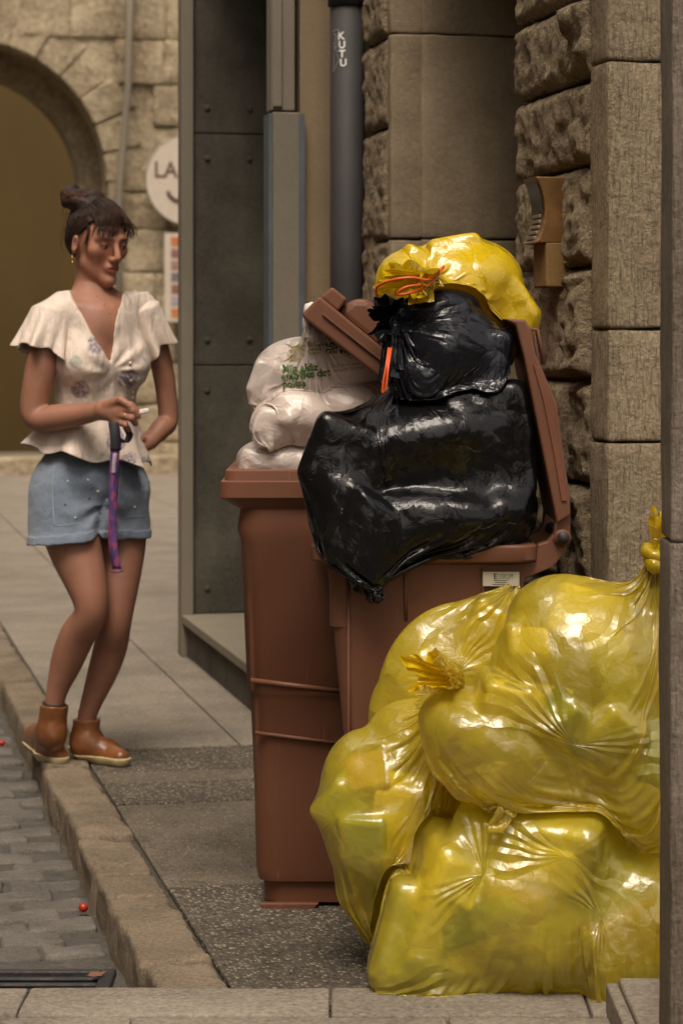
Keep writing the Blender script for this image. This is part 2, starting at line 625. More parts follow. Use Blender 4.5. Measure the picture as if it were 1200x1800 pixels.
# ------------------------------------------------------------------ setting materials
SAND = m_stone('sandstone_rough', (.31, .236, .146), (.53, .415, .265), (.065, .048, .032), 6, .045, 34, speck=.6, pits=.8, patina=.55)
ASH = m_stone('sandstone_tooled', (.35, .275, .175), (.54, .43, .28), (.12, .09, .058), 4, .018, 34, streak=True, speck=.42, patina=.6, con=.15)
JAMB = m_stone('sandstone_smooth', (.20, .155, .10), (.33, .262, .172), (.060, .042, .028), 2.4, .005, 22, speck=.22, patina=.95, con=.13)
MORT = m_plain('mortar', (.12, .09, .062), .95, .3, 20, .01)
TAN = m_stone('tan_render', (.24, .175, .105), (.29, .215, .13), (.14, .11, .07), 1.6, .003, 20, speck=.12, patina=.5)
FARST = m_stone('pale_limestone', (.27, .205, .125), (.66, .55, .37), (.15, .10, .055), 2.6, .09, 6, speck=.4, patina=.85, con=.13)
DARKST = m_stone('dark_granite', (.055, .049, .037), (.14, .126, .097), (.028, .026, .020), 3.5, .004, 40, speck=.3, patina=.8, con=.13)
GREYST = m_stone('grey_painted_stone', (.185, .160, .122), (.24, .21, .162), (.10, .092, .08), 1.5, .002, 30, speck=.1, patina=.4)
EDGE = m_stone('grey_edge_stone', (.20, .175, .13), (.25, .22, .165), (.12, .105, .08), 2, .002, 40, speck=.1)
KERB = m_stone('kerb_granite', (.20, .152, .105), (.35, .275, .19), (.07, .055, .04), 6, .014, 40, speck=.5, patina=.9, con=.14)
SETT = m_stone('sett_stone', (.125, .112, .096), (.215, .195, .168), (.055, .05, .043), 9, .008, 45, speck=.45, patina=.8, con=.13)
SLAB = m_stone('concrete_slab', (.19, .163, .127), (.325, .28, .22), (.09, .077, .06), 4.5, .008, 30, speck=.6, patina=.95, con=.12)
WOOD = m_stone('weathered_wood', (.19, .155, .118), (.31, .255, .20), (.085, .066, .048), 5, .010, 30, streak=True, speck=.3, patina=.8, con=.12)
PAINTW = m_plain('dark_interior', (.02, .017, .014), .6)
OCHRE = m_stone('ochre_plaster', (.115, .074, .024), (.15, .098, .033), (.075, .048, .018), .8, .003, 10, speck=.08)
IRON = m_plain('cast_iron', (.055, .052, .05), .55, .3, 20, .002, 90, Metallic=.6)
PIPE = m_plain('grey_pipe_paint', (.026, .0245, .024), .68, .18, 9, .001, 80)

def m_aggregate(name, c, peb_lo, peb_hi, scale, cover):
    t = NT(name)
    p = t.pos()
    w = t.mapping(p, (1, .62, 1))
    col_n = t.n('TexVoronoi')
    t.put(col_n.inputs['Vector'], w); col_n.inputs['Scale'].default_value = scale
    dist, cc = col_n.outputs['Distance'], col_n.outputs['Color']
    sep = t.n('SeparateColor'); t.put(sep.inputs[0], cc)
    peb = t.ramp(sep.outputs[0], [(0, peb_lo), (.55, mul(peb_hi, .62)), (.85, peb_hi), (1, mul(peb_hi, 1.5))])
    mask = t.ramp(dist, [(cover - .12, 1.0), (cover + .06, 0.0)])
    mask = t.math('MULTIPLY', mask, t.ramp(sep.outputs[1], [(.0, .3), (.25, 1.0)]))
    base = t.ramp(t.noise(9, 6, .6), [(.3, mul(c, .75)), (.7, mul(c, 1.15))])
    big = t.ramp(t.noise(1.7, 4, .6), [(.35, .62), (.65, 1.0)])
    col = t.mix(mask, base, peb)
    col = t.mix(1.0, col, big, 'MULTIPLY')
    h = t.math('ADD', t.math('MULTIPLY', t.ramp(dist, [(0, 1.0), (.5, 0.0)]), 1.0), t.math('MULTIPLY', t.noise(90, 5), .5))
    return t.done(t.bsdf(col, .82, t.bump(h, .006), Specular_IOR_Level=.3))
AGG = m_aggregate('exposed_aggregate', (.10, .083, .061), (.055, .046, .036), (.31, .265, .20), 125, .54)
AGGF = m_aggregate('fine_aggregate', (.165, .137, .10), (.09, .075, .056), (.31, .262, .195), 150, .44)

# ------------------------------------------------------------------ ground
KX = 0.60                                    # street-side edge of the kerb
RZ = -0.092                                  # road level below the pavement
_g = [cam2world(*q) for q in ((-1.02, 4.52, RZ - .009), (-.47, 4.52, RZ - .009), (-.47, 5.00, RZ - .009), (-1.02, 5.00, RZ - .009))]      # opening for the drain
road = add('road', [(-40, -30, RZ - .009), (KX + .05, -30, RZ - .009), (KX + .05, 60, RZ - .009), (-40, 60, RZ - .009)] + [tuple(v) for v in _g], [[0, 1, 5, 4], [1, 2, 6, 5], [2, 3, 7, 6], [3, 0, 4, 7]],
           m_plain('road_bedding', (.075, .066, .054), .95, .3, 25, .01, 70))
tag(road, kind='structure')
pav = add('pavement', [(KX + .04, -30, -.012), (40, -30, -.012), (40, 60, -.012), (KX + .04, 60, -.012)], [[0, 1, 2, 3]],
          m_plain('joint_sand', (.06, .05, .038), .95, .3, 30, .006, 80))
tag(pav, kind='structure')
def rough_block(name, lo, hi, mat, parent, res=.05, rad=.012, amp=.008, freq=9, seed=0, rot=0.0):
    lo, hi = Vector(lo), Vector(hi)
    V, F = gridbox(hi - lo, res, rad, amp, freq, seed)
    o = link(name, mesh_from(name, V, F), mat, parent)
    o.location = (lo + hi) / 2
    if rot:
        o.rotation_euler.z = rot
    return o
# pavement bays between the kerb and the wall: (y0, y1, material)
KW = .13
bays = [(4.30, 5.32, AGG), (5.32, 6.32, AGGF), (6.33, 6.62, AGG), (6.63, 6.80, AGGF), (6.81, 7.20, AGG), (7.21, 9.2, SLAB), (9.21, 11.4, SLAB), (11.41, 14.2, SLAB), (14.21, 19, SLAB), (19.01, 40, SLAB)]
for i, (y0, y1, m) in enumerate(bays):
    xs = [KX + KW + .004, 2.6] if y1 < 7.205 else [KX + KW + .004, 1.22, 2.6, 4.5, 9, 20]
    for a, b in zip(xs, xs[1:]):
        jit = .04 * math.sin(i * 5 + a * 7)
        o = box('paving_bay', ((a + b) / 2, (y0 + y1) / 2, -.05 + .0012 * ((i * 7 + len(xs)) % 3)), (b - a - .006, y1 - y0 - .005, .1), m, pav, bevel=.004)
# kerb stones
ys = [3.0, 3.75, 4.42, 4.66, 5.24, 5.50, 5.90, 6.48, 6.92, 7.55, 8.1, 8.8, 9.3, 10.1, 10.8, 11.6, 12.5, 13.6, 14.6, 16]
kerb = empty('kerb', (KX, 4, 0)); tag(kerb, kind='structure')
for i, (a, b) in enumerate(zip(ys, ys[1:])):
    j = random.uniform(-.008, .008)
    rough_block('kerb_stone', (KX + j, a + .005, -.24), (KX + KW + j * .4, b - .005, .003 + random.uniform(-.006, .006)), KERB, kerb, .022 if b < 8 else .05, .014, .016, 12, i + 3)
# dirt fillet along the foot of the kerb
# road setts: the nearest as single stones, the rest of the road as one mass
vari = []
for k in range(8):
    V, F = gridbox((.156 + .02 * (k % 3 - 1), .104, .10), .026, .012, .011, 16, 40 + k, 4)
    vari.append(mesh_from('sett', V, F))
    vari[-1].materials.append(SETT)
cands = []
y = 3.2
r = 0
while y < 13:
    x = KX - .085 - (.08 if r % 2 else 0)
    while x > -3.3:
        cands.append((x, y))
        x -= .168
    y += .110
    r += 1
def seen_rank(p):
    d = p[0] * _sy + p[1] * _cy
    px = 600 + FPX * (p[0] * _cy - p[1] * _sy) / d
    py = 620 + FPX * (CAM_H - RZ) / d
    out = max(0, -px) + max(0, py - 1800) * .6
    return out + d * 30
def _cz(c): return (c[0] * _cy - c[1] * _sy, c[0] * _sy + c[1] * _cy)
cands = [c for c in cands if not (-1.08 < _cz(c)[0] < -.42 and 4.4 < _cz(c)[1] < 5.05) and _cz(c)[1] > 4.5]
cands.sort(key=seen_rank)
for k, (x, y) in enumerate(cands[:290]):
    o = bpy.data.objects.new('sett', vari[(k * 5 + int(y * 30)) % 8])
    COL.objects.link(o)
    o.parent = road
    o.location = (x + random.uniform(-.008, .008), y + random.uniform(-.006, .006), RZ - .047 + random.uniform(-.006, .005))
    o.rotation_euler = (random.uniform(-.03, .03), random.uniform(-.03, .03), random.uniform(-.06, .06) + (math.pi if k % 2 else 0))
bmr = bmesh.new()
for (x, y) in cands[290:]:
    bm_box(bmr, (x + random.uniform(-.008, .008), y, RZ - .047 + random.uniform(-.005, .005)), (.15, .1, .1))
rest = bm_obj('setts', bmr, SETT, road)
tag(rest, kind='stuff')

# raised crossing slabs in the foreground (set square to the lens, as laid)
cross = empty('crossing', at(300, 1760, 4.4) * 1.0); cross.location.z = 0
tag(cross, kind='structure')
xs = [-1.9, -1.25, -.585, -.02, .45, 1.15]
for row, (z0, z1) in enumerate(((4.30, 4.49), (3.92, 4.292), (3.5, 3.912))):
    for a, b in zip(xs, xs[1:]):
        sh = .21 * row
        c = cam2world((a + b) / 2 + sh, (z0 + z1) / 2, 0)
        V, F = gridbox((b - a - .004, z1 - z0 - .003, .16), .05, .006, .003, 8, int(50 + a * 10 + row), 3)
        o = link('crossing_slab', mesh_from('crossing_slab', V, F), SLAB, cross)
        o.location = (c.x, c.y, -.072)
        o.rotation_euler.z = -YAW
# drain grate at the gutter
gr = empty('drain_grate', ground(110, 1735, RZ)); tag(gr, 'black cast iron drain grate set among the road setts', 'grate')
gp = [cam2world(xc, zc, RZ) for xc, zc in ((-.62, 4.80), (-.34, 4.93))]
def gbox(name, xc0, xc1, zc0, zc1, z0, z1, mat=IRON):
    c = cam2world((xc0 + xc1) / 2, (zc0 + zc1) / 2, (z0 + z1) / 2)
    return box(name, c, (xc1 - xc0, zc1 - zc0, z1 - z0), mat, gr, rot=Matrix.Rotation(-YAW, 3, 'Z'), bevel=.004)
GX0, GX1, GZ0, GZ1 = -1.02, -.47, 4.52, 5.00
gbox('frame_pit', GX0, GX1, GZ0, GZ1, RZ - .20, RZ - .12, m_plain('pit_black', (.004, .004, .004), .9))
gbox('frame', GX0 - .0, GX0 + .03, GZ0, GZ1, RZ - .05, RZ + .004)
gbox('frame', GX1 - .03, GX1, GZ0, GZ1, RZ - .05, RZ + .004)
gbox('frame', GX0 + .03, GX1 - .03, GZ1 - .018, GZ1, RZ - .05, RZ + .003)
gbox('frame', GX0 + .03, GX1 - .03, GZ0, GZ0 + .03, RZ - .05, RZ + .003)
gbox('crossbar', -.76, -.735, GZ0 + .03, GZ1 - .03, RZ - .045, RZ + .001)
k = 0
for zc in np.arange(GZ0 + .05, GZ1 - .03, .046):
    gbox('bar', GX0 + .03, -.76, zc, zc + .013, RZ - .010, RZ)
    gbox('bar', -.735, GX1 - .03, zc, zc + .013, RZ - .010, RZ)

# ------------------------------------------------------------------ stone building with the doorway
XF = 1.59
bld = empty('stone_building', (XF, 5.5, 0))
tag(bld, 'brown sandstone building with rough-hewn blocks and a deep doorway', 'building')
def boss_block(parent, y0, y1, z0, z1, depth, seed, prom, mat=SAND, x=XF):
    """rock-faced block on the street plane: tooled margin and a bulging, broken face"""
    s = (depth, y1 - y0 - .008, z1 - z0 - .008)
    V, F = gridbox(s, .0105, .010, 0, 1, seed)
    off = np.array([seed * 3.1, seed * 7.7, seed * 1.9])
    front = V[:, 0] < -s[0] / 2 + .02
    m = np.minimum(smoothstep(0, .022, s[1] / 2 - np.abs(V[:, 1])), smoothstep(0, .020, s[2] / 2 - np.abs(V[:, 2])))
    P2 = V * np.array([1, 1, 1.25]) + .02 * np.stack([fbm(V * 13 + off + k * 5, 3, seed + k) for k in range(3)], -1)
    lump = .5 + .5 * fbm(P2 * 7 + off, 3, seed, .5)
    crag = 1 - np.abs(fbm(P2 * 15 + off, 5, seed + 2, .62)) * 2
    tilt = .25 * (V[:, 1] / s[1]) * math.sin(seed * 2.1) + .4 * (V[:, 2] / s[2]) * math.cos(seed * 1.3)
    h = prom * m * np.clip(.1 + 1.3 * lump + tilt, 0, 2) + (.010 + .25 * prom) * (crag - .45) * (.35 + .65 * m) + .007 * fbm(V * 48 + off, 4, seed + 5, .7)
    V[front, 0] -= h[front]
    V = V + .004 * np.stack([fbm(V * 22 + off + k * 9, 3, seed + k) for k in range(3)], -1)
    o = link('block', mesh_from('block', V, F), mat, parent)
    o.location = (x + depth / 2 + .006, (y0 + y1) / 2, (z0 + z1) / 2)
    return o
def flat_block(parent, lo, hi, mat, seed, amp=.007, rad=.007):
    return rough_block('block', Vector(lo) + Vector((.002, .002, .002)), Vector(hi) - Vector((.002, .002, .002)), mat, parent, .035, rad, amp, 13, seed)
pil = box('pilaster', (XF + .22, 5.125, 2.9), (.36, .64, 5.8), MORT, bld)
zc_ = [0, .24, .46, .69, .914, 1.14, 1.385, 1.605, 1.79, 1.97, 2.2, 2.45]
for i, (a, b) in enumerate(zip(zc_, zc_[1:])):
    sp = 5.04 + .03 * math.sin(i * 2.3)
    boss_block(pil, 4.87, sp, a, b, .1, 11 + i, .032 + .020 * math.sin(i * 4.1))
    boss_block(pil, sp, 5.48, a, b, .1, 31 + i, .012)
za = [0, .32, .66, 1.013, 1.25, 1.81, 2.5]
ret = box('pier_return', (1.98, 4.84, 2.9), (.70, .10, 5.8), MORT, bld)
for i, (a, b) in enumerate(zip(za, za[1:])):
    flat_block(ret, (XF - .012, 4.75, a), (XF + .62, 4.875, b), ASH, 60 + i)
    flat_block(ret, (XF + .62, 4.75, a), (XF + 1.2, 4.875, b), ASH, 80 + i)
# doorway: far jamb, door, threshold, lintel
jam = box('door_jamb', (1.92, 6.965, 2.9), (.56, .33, 5.8), MORT, bld)
zj = [0, .38, .95, 1.531, 2.127, 2.75]
for i, (a, b) in enumerate(zip(zj, zj[1:])):
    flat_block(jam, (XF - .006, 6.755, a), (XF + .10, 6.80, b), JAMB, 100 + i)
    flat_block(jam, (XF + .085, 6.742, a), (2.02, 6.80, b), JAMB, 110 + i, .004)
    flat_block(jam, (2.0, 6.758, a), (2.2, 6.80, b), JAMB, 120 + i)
    hh = (a + b) / 2 + .08 * math.sin(i * 3)
    boss_block(jam, 6.82, 7.14, a, hh, .08, 130 + i, .012)
    boss_block(jam, 6.82, 7.14, hh, b, .08, 140 + i, .012)
dr = box('door', (2.17, 6.1, 1.2), (.05, 1.32, 2.4), m_plain('door_wood', (.05, .032, .02), .5, .3, 8, .003), bld)
for k in range(4):
    box('plank', (2.135, 5.62 + k * .31, 1.2), (.03, .295, 2.36), m_plain('door_plank', (.055, .035, .022), .5, .3, 8, .003), dr, bevel=.006)
box('doorstep', (1.92, 6.11, .05), (.6, 1.24, .1), SLAB, bld, bevel=.01)
box('lintel', (1.92, 6.11, 2.75), (.62, 1.26, .4), JAMB, bld, bevel=.01)
box('upper_wall', (2.15, 6.15, 6.0), (.9, 2.75, 6.1), ASH, bld)
box('near_wall', (2.45, 4.84, 5.85), (1.6, .1, 6.3), ASH, bld)
box('back_wall', (2.6, 6.1, 2.9), (.1, 2.6, 5.8), MORT, bld)
# recessed wall behind the pipe
box('recess_wall', (1.80, 7.31, 4.4), (.28, .34, 8.8), SAND, bld)
# wedge of old render beside the pipe
V, F = gridbox((.05, .13, .75), .02, .02, .012, 9, 5)
o = link('render_patch', mesh_from('render_patch', V, F), TAN, bld); o.location = (1.61, 7.06, 1.2)

# ------------------------------------------------------------------ shopfront beyond the pipe
shop = empty('shop_building', (1.5, 8.4, 0))
tag(shop, 'neighbouring shopfront with dark studded granite jamb, grey post and tan pier', 'building')
box('pier', (1.55, 7.43, 4.4), (.215, .06, 8.8), TAN, shop, bevel=.004)
gp_ = box('grey_post', (1.395, 7.42, 0.98), (.09, .10, 1.95), GREYST, shop, bevel=.004)
box('blue_edge', (1.343, 7.41, .98), (.012, .085, 1.94), m_plain('blue_grey_paint', (.085, .10, .115), .6), gp_)
box('blue_edge', (1.443, 7.372, .98), (.018, .012, 1.94), m_plain('blue_grey_paint', (.085, .10, .115), .6), gp_)
tp = box('post_capital', (1.385, 7.42, 3.15), (.075, .09, 2.38), GREYST, shop, bevel=.004)
box('moulding', (1.365, 7.37, 3.15), (.03, .012, 2.36), GREYST, tp, bevel=.004)
sill = box('window_sill', (1.56, 8.42, .1475), (.42, 1.92, .035), EDGE, shop, bevel=.004)
box('plinth', (1.57, 8.42, .065), (.40, 1.92, .13), DARKST, shop)
dj = box('granite_jamb', (1.62, 9.55, 4.4), (.42, .26, 8.8), MORT, shop)
zp = [.165, 1.15, 2.07, 2.99, 3.91]
for i, (a, b) in enumerate(zip(zp, zp[1:])):
    pn = box('panel', (1.63, 9.40, (a + b) / 2), (.46, .04, b - a - .005), DARKST, dj, bevel=.003)
for i, (a, b) in enumerate(zip(zp, zp[1:])):
    for zz in (a + .10, b - .10):
        for xx in (1.455, 1.625):
            bm = bmesh.new()
            g = bmesh.ops.create_uvsphere(bm, u_segments=12, v_segments=8, radius=.0125)
            bmesh.ops.scale(bm, vec=(1, .5, 1), verts=bm.verts)
            bmesh.ops.translate(bm, vec=(xx, 9.378, zz), verts=bm.verts)
            bm_obj('stud', bm, DARKST, dj, True)
box('edge_strip', (1.372, 9.40, 4.4), (.048, .10, 8.8), EDGE, shop, bevel=.004)
box('shop_window', (1.78, 8.42, 1.6), (.03, 1.92, 2.9), m_plain('dark_glass', (.01, .01, .01), .08, .1, Specular_IOR_Level=.5), shop)
box('shop_lintel', (1.60, 8.42, 3.2), (.44, 1.92, .5), DARKST, shop)
box('shop_upper_wall', (1.62, 8.42, 6.2), (.42, 2.0, 5.4), TAN, shop)
box('side_wall', (4.0, 9.62, 4.4), (4.3, .2, 8.8), TAN, shop)

# ------------------------------------------------------------------ drainpipe with sticker
pipe = empty('drainpipe', (1.535, 7.2, 0)); tag(pipe, 'dark grey cast drainpipe carrying a white lettered sticker', 'drainpipe')
PX, PY, PR = 1.553, 7.2, .0535
tube('pipe', [(PX, PY, 0), (PX, PY, 2.6)], PR, PIPE, pipe, 32)
tube('pipe_upper', [(PX, PY, 2.6), (PX, PY, 8.7)], PR * .98, PIPE, pipe, 32)
tube('collar', [(PX, PY, 2.268), (PX, PY, 2.40)], PR * 1.13, PIPE, pipe, 32)
tube('bracket', [(PX, PY, 1.02), (PX, PY, 1.06)], PR * 1.08, IRON, pipe, 32)

def text_mesh(body, size=1.0, bold=0.0):
    cu = bpy.data.curves.new('text', 'FONT')
    cu.body = body
    cu.size = size
    cu.align_x = 'LEFT'
    cu.offset = bold
    cu.resolution_u = 3
    o = bpy.data.objects.new('text', cu)
    COL.objects.link(o)
    dg = bpy.context.evaluated_depsgraph_get()
    me = bpy.data.meshes.new_from_object(o.evaluated_get(dg))
    bpy.data.objects.remove(o)
    bpy.data.curves.remove(cu)
    n = len(me.vertices)
    co = np.empty(n * 3); me.vertices.foreach_get('co', co)
    F = [list(p.vertices) for p in me.polygons]
    bpy.data.meshes.remove(me)
    return co.reshape(-1, 3), F
# sticker: letters stacked down the pipe, each vertex wrapped on the cylinder
WHITE = m_plain('white_print', (.78, .77, .73), .6, .1)
GREYP = m_plain('grey_print', (.17, .17, .175), .6, .2)
def wrap_pipe(V2, px, pz, F, mat, name, off=.0012):
    ang = (V2[:, 0] + px) / PR            # arc length from the side that faces the street lens
    a0 = -math.pi / 2 - YAW * .9
    rr = PR + off
    P = np.stack([PX + rr * np.cos(a0 + ang), PY + rr * np.sin(a0 + ang), V2[:, 1] + pz], -1)
    return add(name, P, F, mat, pipe, smooth=False)
for ch, x_, y_ in (('K', -.031, 2.160), ('U', -.029, 2.1325), ('T', -.027, 2.105), ('U', -.025, 2.0775)):
    V2, F = text_mesh(ch, .031, .0012)
    wrap_pipe(V2, x_, y_, F, WHITE, 'sticker_letter')
def stroke(pts, w):
    V, F = [], []
    for (x0, y0), (x1, y1) in zip(pts, pts[1:]):
        n = 4
        L = math.hypot(x1 - x0, y1 - y0); nx, ny = -(y1 - y0) / L * w, (x1 - x0) / L * w
        b = len(V)
        for k in range(n + 1):
            t_ = k / n
            V += [(x0 + (x1 - x0) * t_ + nx, y0 + (y1 - y0) * t_ + ny, 0), (x0 + (x1 - x0) * t_ - nx, y0 + (y1 - y0) * t_ - ny, 0)]
        for k in range(n):
            F.append([b + 2 * k, b + 2 * k + 1, b + 2 * k + 3, b + 2 * k + 2])
    return np.array(V), F
for pts, w in (([(-.04, 2.160), (-.018, 2.166), (-.014, 2.160), (-.020, 2.128), (-.034, 2.118)], .0022), ([(-.036, 2.152), (-.024, 2.150), (-.028, 2.130)], .003),
               ([(-.036, 2.124), (-.022, 2.126), (-.012, 2.108), (-.016, 2.098), (-.034, 2.106)], .0022), ([(-.034, 2.112), (-.020, 2.112)], .005),
               ([(-.032, 2.098), (-.034, 2.048), (-.038, 2.036)], .002), ([(-.022, 2.098), (-.014, 2.070), (-.030, 2.044), (-.040, 2.036)], .0018)):
    V2, F = stroke(pts, w)
    wrap_pipe(V2, -.014, .025, F, GREYP, 'sticker_figure')

# ------------------------------------------------------------------ intercom on the pilaster
BRASS = m_plain('worn_brass', (.20, .105, .035), .42, .25, 20, .001, 90, Metallic=.35)
ic0 = at(945, 375, 5.25)
ic = empty('intercom', (XF, ic0.y, ic0.z - .18)); tag(ic, 'small brown curved intercom panel fixed to the rough pilaster', 'intercom')
iy = 5.11
def icz(py): return CAM_H - (py - 620) * 5.33 / FPX
bm = bmesh.new()
prof = []
for k in range(13):
    t_ = k / 12
    z = icz(312) * (1 - t_) + icz(428) * t_
    prof.append((XF - .066 + .022 * math.sin(math.pi * t_) ** .8, z))
vs0 = [bm.verts.new((x, iy + .09, z)) for x, z in prof] + [bm.verts.new((XF + .01, iy + .09, prof[-1][1])), bm.verts.new((XF + .01, iy + .09, prof[0][1]))]
vs1 = [bm.verts.new((v.co.x, iy - .02, v.co.z)) for v in vs0]
n = len(vs0)
bm.faces.new(vs0); bm.faces.new(vs1[::-1])
for k in range(n):
    bm.faces.new((vs0[k], vs0[(k + 1) % n], vs1[(k + 1) % n], vs1[k]))
bm_obj('housing', bm, BRASS, ic, bevel=.003)
V, F = [], []
for k in range(1, 8):
    V += [(prof[k][0] - .002, iy + .078, prof[k][1]), (prof[k][0] - .002, iy - .008, prof[k][1])]
for k in range(6):
    F.append([2 * k, 2 * k + 1, 2 * k + 3, 2 * k + 2])
add('speaker_plate', V, F, m_plain('black_plate', (.012, .012, .012), .3), ic)
for k in range(7, 12):
    x_, z_ = prof[k]
    box('call_button', (x_ - .001, iy + .035, z_), (.008, .06, .007), m_plain('steel', (.3, .27, .2), .4, .1, Metallic=.5), ic, bevel=.001)
box('mount_board', (XF - .012, iy + .03, icz(466)), (.06, .10, .10), m_stone('brown_board', (.20, .115, .04), (.25, .15, .055), (.12, .07, .03), 5, .002, 40), ic, bevel=.004)

# ------------------------------------------------------------------ near door post and step
post = empty('door_post', (1.42, 3.75, 0)); tag(post, 'weathered brown timber door post rising beside the yellow bags', 'post')
pc = at(1175, 900, 3.9)
def pbox(name, xoff, w, z0, z1, dz=0.0, mat=WOOD):
    c = cam2world((575 / FPX) * 3.9 + xoff + w / 2, 3.9 + .07 + dz, (z0 + z1) / 2)
    V, F = gridbox((w, .14, z1 - z0), .05, .006, .005, 6, int(z0 * 9 + w * 50))
    o = link(name, mesh_from(name, V, F), mat, post)
    o.location = c; o.rotation_euler.z = -YAW
pbox('shaft', .0015, .14, .0, .89)
pbox('shaft', .004, .14, .892, 3.2)
stp = empty('stone_step', at(1150, 1770, 4.1)); stp.location.z = 0
tag(stp, 'low grey stone step poking out under the yellow bags', 'step')
sc_ = cam2world(.70, 4.12, .033)
o = box('tread', sc_, (.40, .40, .075), SLAB, stp, rot=Matrix.Rotation(-YAW, 3, 'Z'), bevel=.006)
o = box('riser_edge', cam2world(.488, 4.12, .030), (.022, .40, .062), SLAB, stp, rot=Matrix.Rotation(-YAW, 3, 'Z'), bevel=.004)

# ------------------------------------------------------------------ arched building at the end of the street
arch = empty('arched_building', (2, 24, 0)); tag(arch, 'pale old stone building with a big round arch behind the woman', 'building')
AY = 24.0
def far(px, py):      # photo position -> x, z on the facade plane y = AY
    a = (px - 600) / FPX
    x = AY * (a * _cy + _sy) / (_cy - a * _sy)
    d = x * _sy + AY * _cy
    return x, CAM_H - (py - 620) / FPX * d
acx, acz = far(-62, 318)
AR = acx - far(-322, 318)[0]
gz = far(0, 822)[1]
N_ = 28
outer = [(-12, -1), (-12, 12), (14, 12), (14, -1)]
arc = [(acx + AR * math.cos(math.pi * k / N_), acz + AR * math.sin(math.pi * k / N_)) for k in range(N_ + 1)]
loop = [(14, -1), (14, 7.6), (-12, 7.6), (-12, -1), (acx - AR, -1)] + arc[::-1] + [(acx + AR, -1)]
bm = bmesh.new()
f = bm.faces.new([bm.verts.new((x, AY, z)) for x, z in loop])
g = bmesh.ops.extrude_face_region(bm, geom=[f])
bmesh.ops.translate(bm, vec=(0, .7, 0), verts=[e for e in g['geom'] if isinstance(e, bmesh.types.BMVert)])
aw = bm_obj('wall', bm, FARST, arch)
# arch ring stones, slightly proud
nv = 15
for k in range(nv):
    a0, a1 = math.pi * k / nv, math.pi * (k + 1) / nv
    bm = bmesh.new()
    ro = AR + .30 + .16 * ((k * 7) % 3) * .5
    pts = [(AR - .02, a0 + .006), (AR - .02, (a0 + a1) / 2), (AR - .02, a1 - .006), (ro, a1 - .004), (ro, a0 + .004)]
    v0 = [bm.verts.new((acx + r_ * math.cos(a), AY - .012 - .012 * (k % 3), acz + r_ * math.sin(a))) for r_, a in pts]
    v1 = [bm.verts.new((v.co.x, AY + .25, v.co.z)) for v in v0]
    bm.faces.new(v0); bm.faces.new(v1[::-1])
    for q in range(5):
        bm.faces.new((v0[q], v0[(q + 1) % 5], v1[(q + 1) % 5], v1[q]))
    bm_obj('arch_stone', bm, FARST, aw, bevel=.02)
# inner arch order set back
arc2 = [(acx + (AR - .22) * math.cos(math.pi * k / N_), acz - .05 + (AR - .22) * math.sin(math.pi * k / N_)) for k in range(N_ + 1)]
bm = bmesh.new()
va = [bm.verts.new((x, AY + .705, z)) for x, z in arc] ; vb = [bm.verts.new((x, AY + .705, z)) for x, z in arc2]
for k in range(N_):
    bm.faces.new((va[k], va[k + 1], vb[k + 1], vb[k]))
for sx in (-1, 1):
    e0, e1 = acx + sx * AR, acx + sx * (AR - .22)
    q = [bm.verts.new(p) for p in ((e0, AY + .705, -1), (e1, AY + .705, -1), (e1, AY + .705, acz - .05), (e0, AY + .705, acz))]
    bm.faces.new(q)
g = bmesh.ops.extrude_face_region(bm, geom=bm.faces[:])
bmesh.ops.translate(bm, vec=(0, .4, 0), verts=[e for e in g['geom'] if isinstance(e, bmesh.types.BMVert)])
bm_obj('inner_arch', bm, FARST, arch)
# passage behind the arch
box('passage_wall', (acx, AY + 5.2, 2.6), (12, .2, 6), OCHRE, arch)
box('passage_ceiling', (acx, AY + 1.25, acz + AR + .05), (9, .5, .3), m_plain('old_beams', (.035, .026, .016), .9), arch)
dx, dz_ = far(-40, 560)
box('passage_door', (dx - .25, AY + 5.05, .9), (1.1, .1, 2.6), m_plain('dark_door', (.03, .022, .014), .7), arch)
# facing stones right of the arch
z = gz - .05
row = 0
while z < 6.4:
    h = .30 + .16 * abs(math.sin(row * 2.7))
    x = acx + AR + .06 if z < acz else max(acx + AR * math.sqrt(max(0, 1 - ((z - acz) / AR) ** 2)) + .46, acx + .2)
    if z > acz + AR + .4: x = acx - 1
    x += .1 * (row % 2)
    while x < 6.2:
        w = .34 + .34 * random.random()
        V, F = gridbox((w - .008, .16, h - .008), .09, .03, .034, 7, row * 9 + int(x * 10), 3)
        o = link('wall_stone', mesh_from('wall_stone', V, F), FARST, aw)
        o.location = (x + w / 2, AY + .05 - .03 * random.random(), z + h / 2)
        x += w
    z += h
    row += 1
x0, _ = far(228, 0)
tube('conduit', [far(230, 0)[:1] + (AY - .16, far(230, 0)[1] + 1), (far(222, 150)[0], AY - .16, far(222, 150)[1]), (far(207, 330)[0], AY - .16, far(207, 330)[1]), (far(205, 800)[0], AY - .16, gz)], .035, EDGE, arch, 8)
# low step and shadow gap along its foot
box('foot_step', (acx + 3, AY - .25, gz + .02), (16, .45, .2), FARST, arch, bevel=.02)

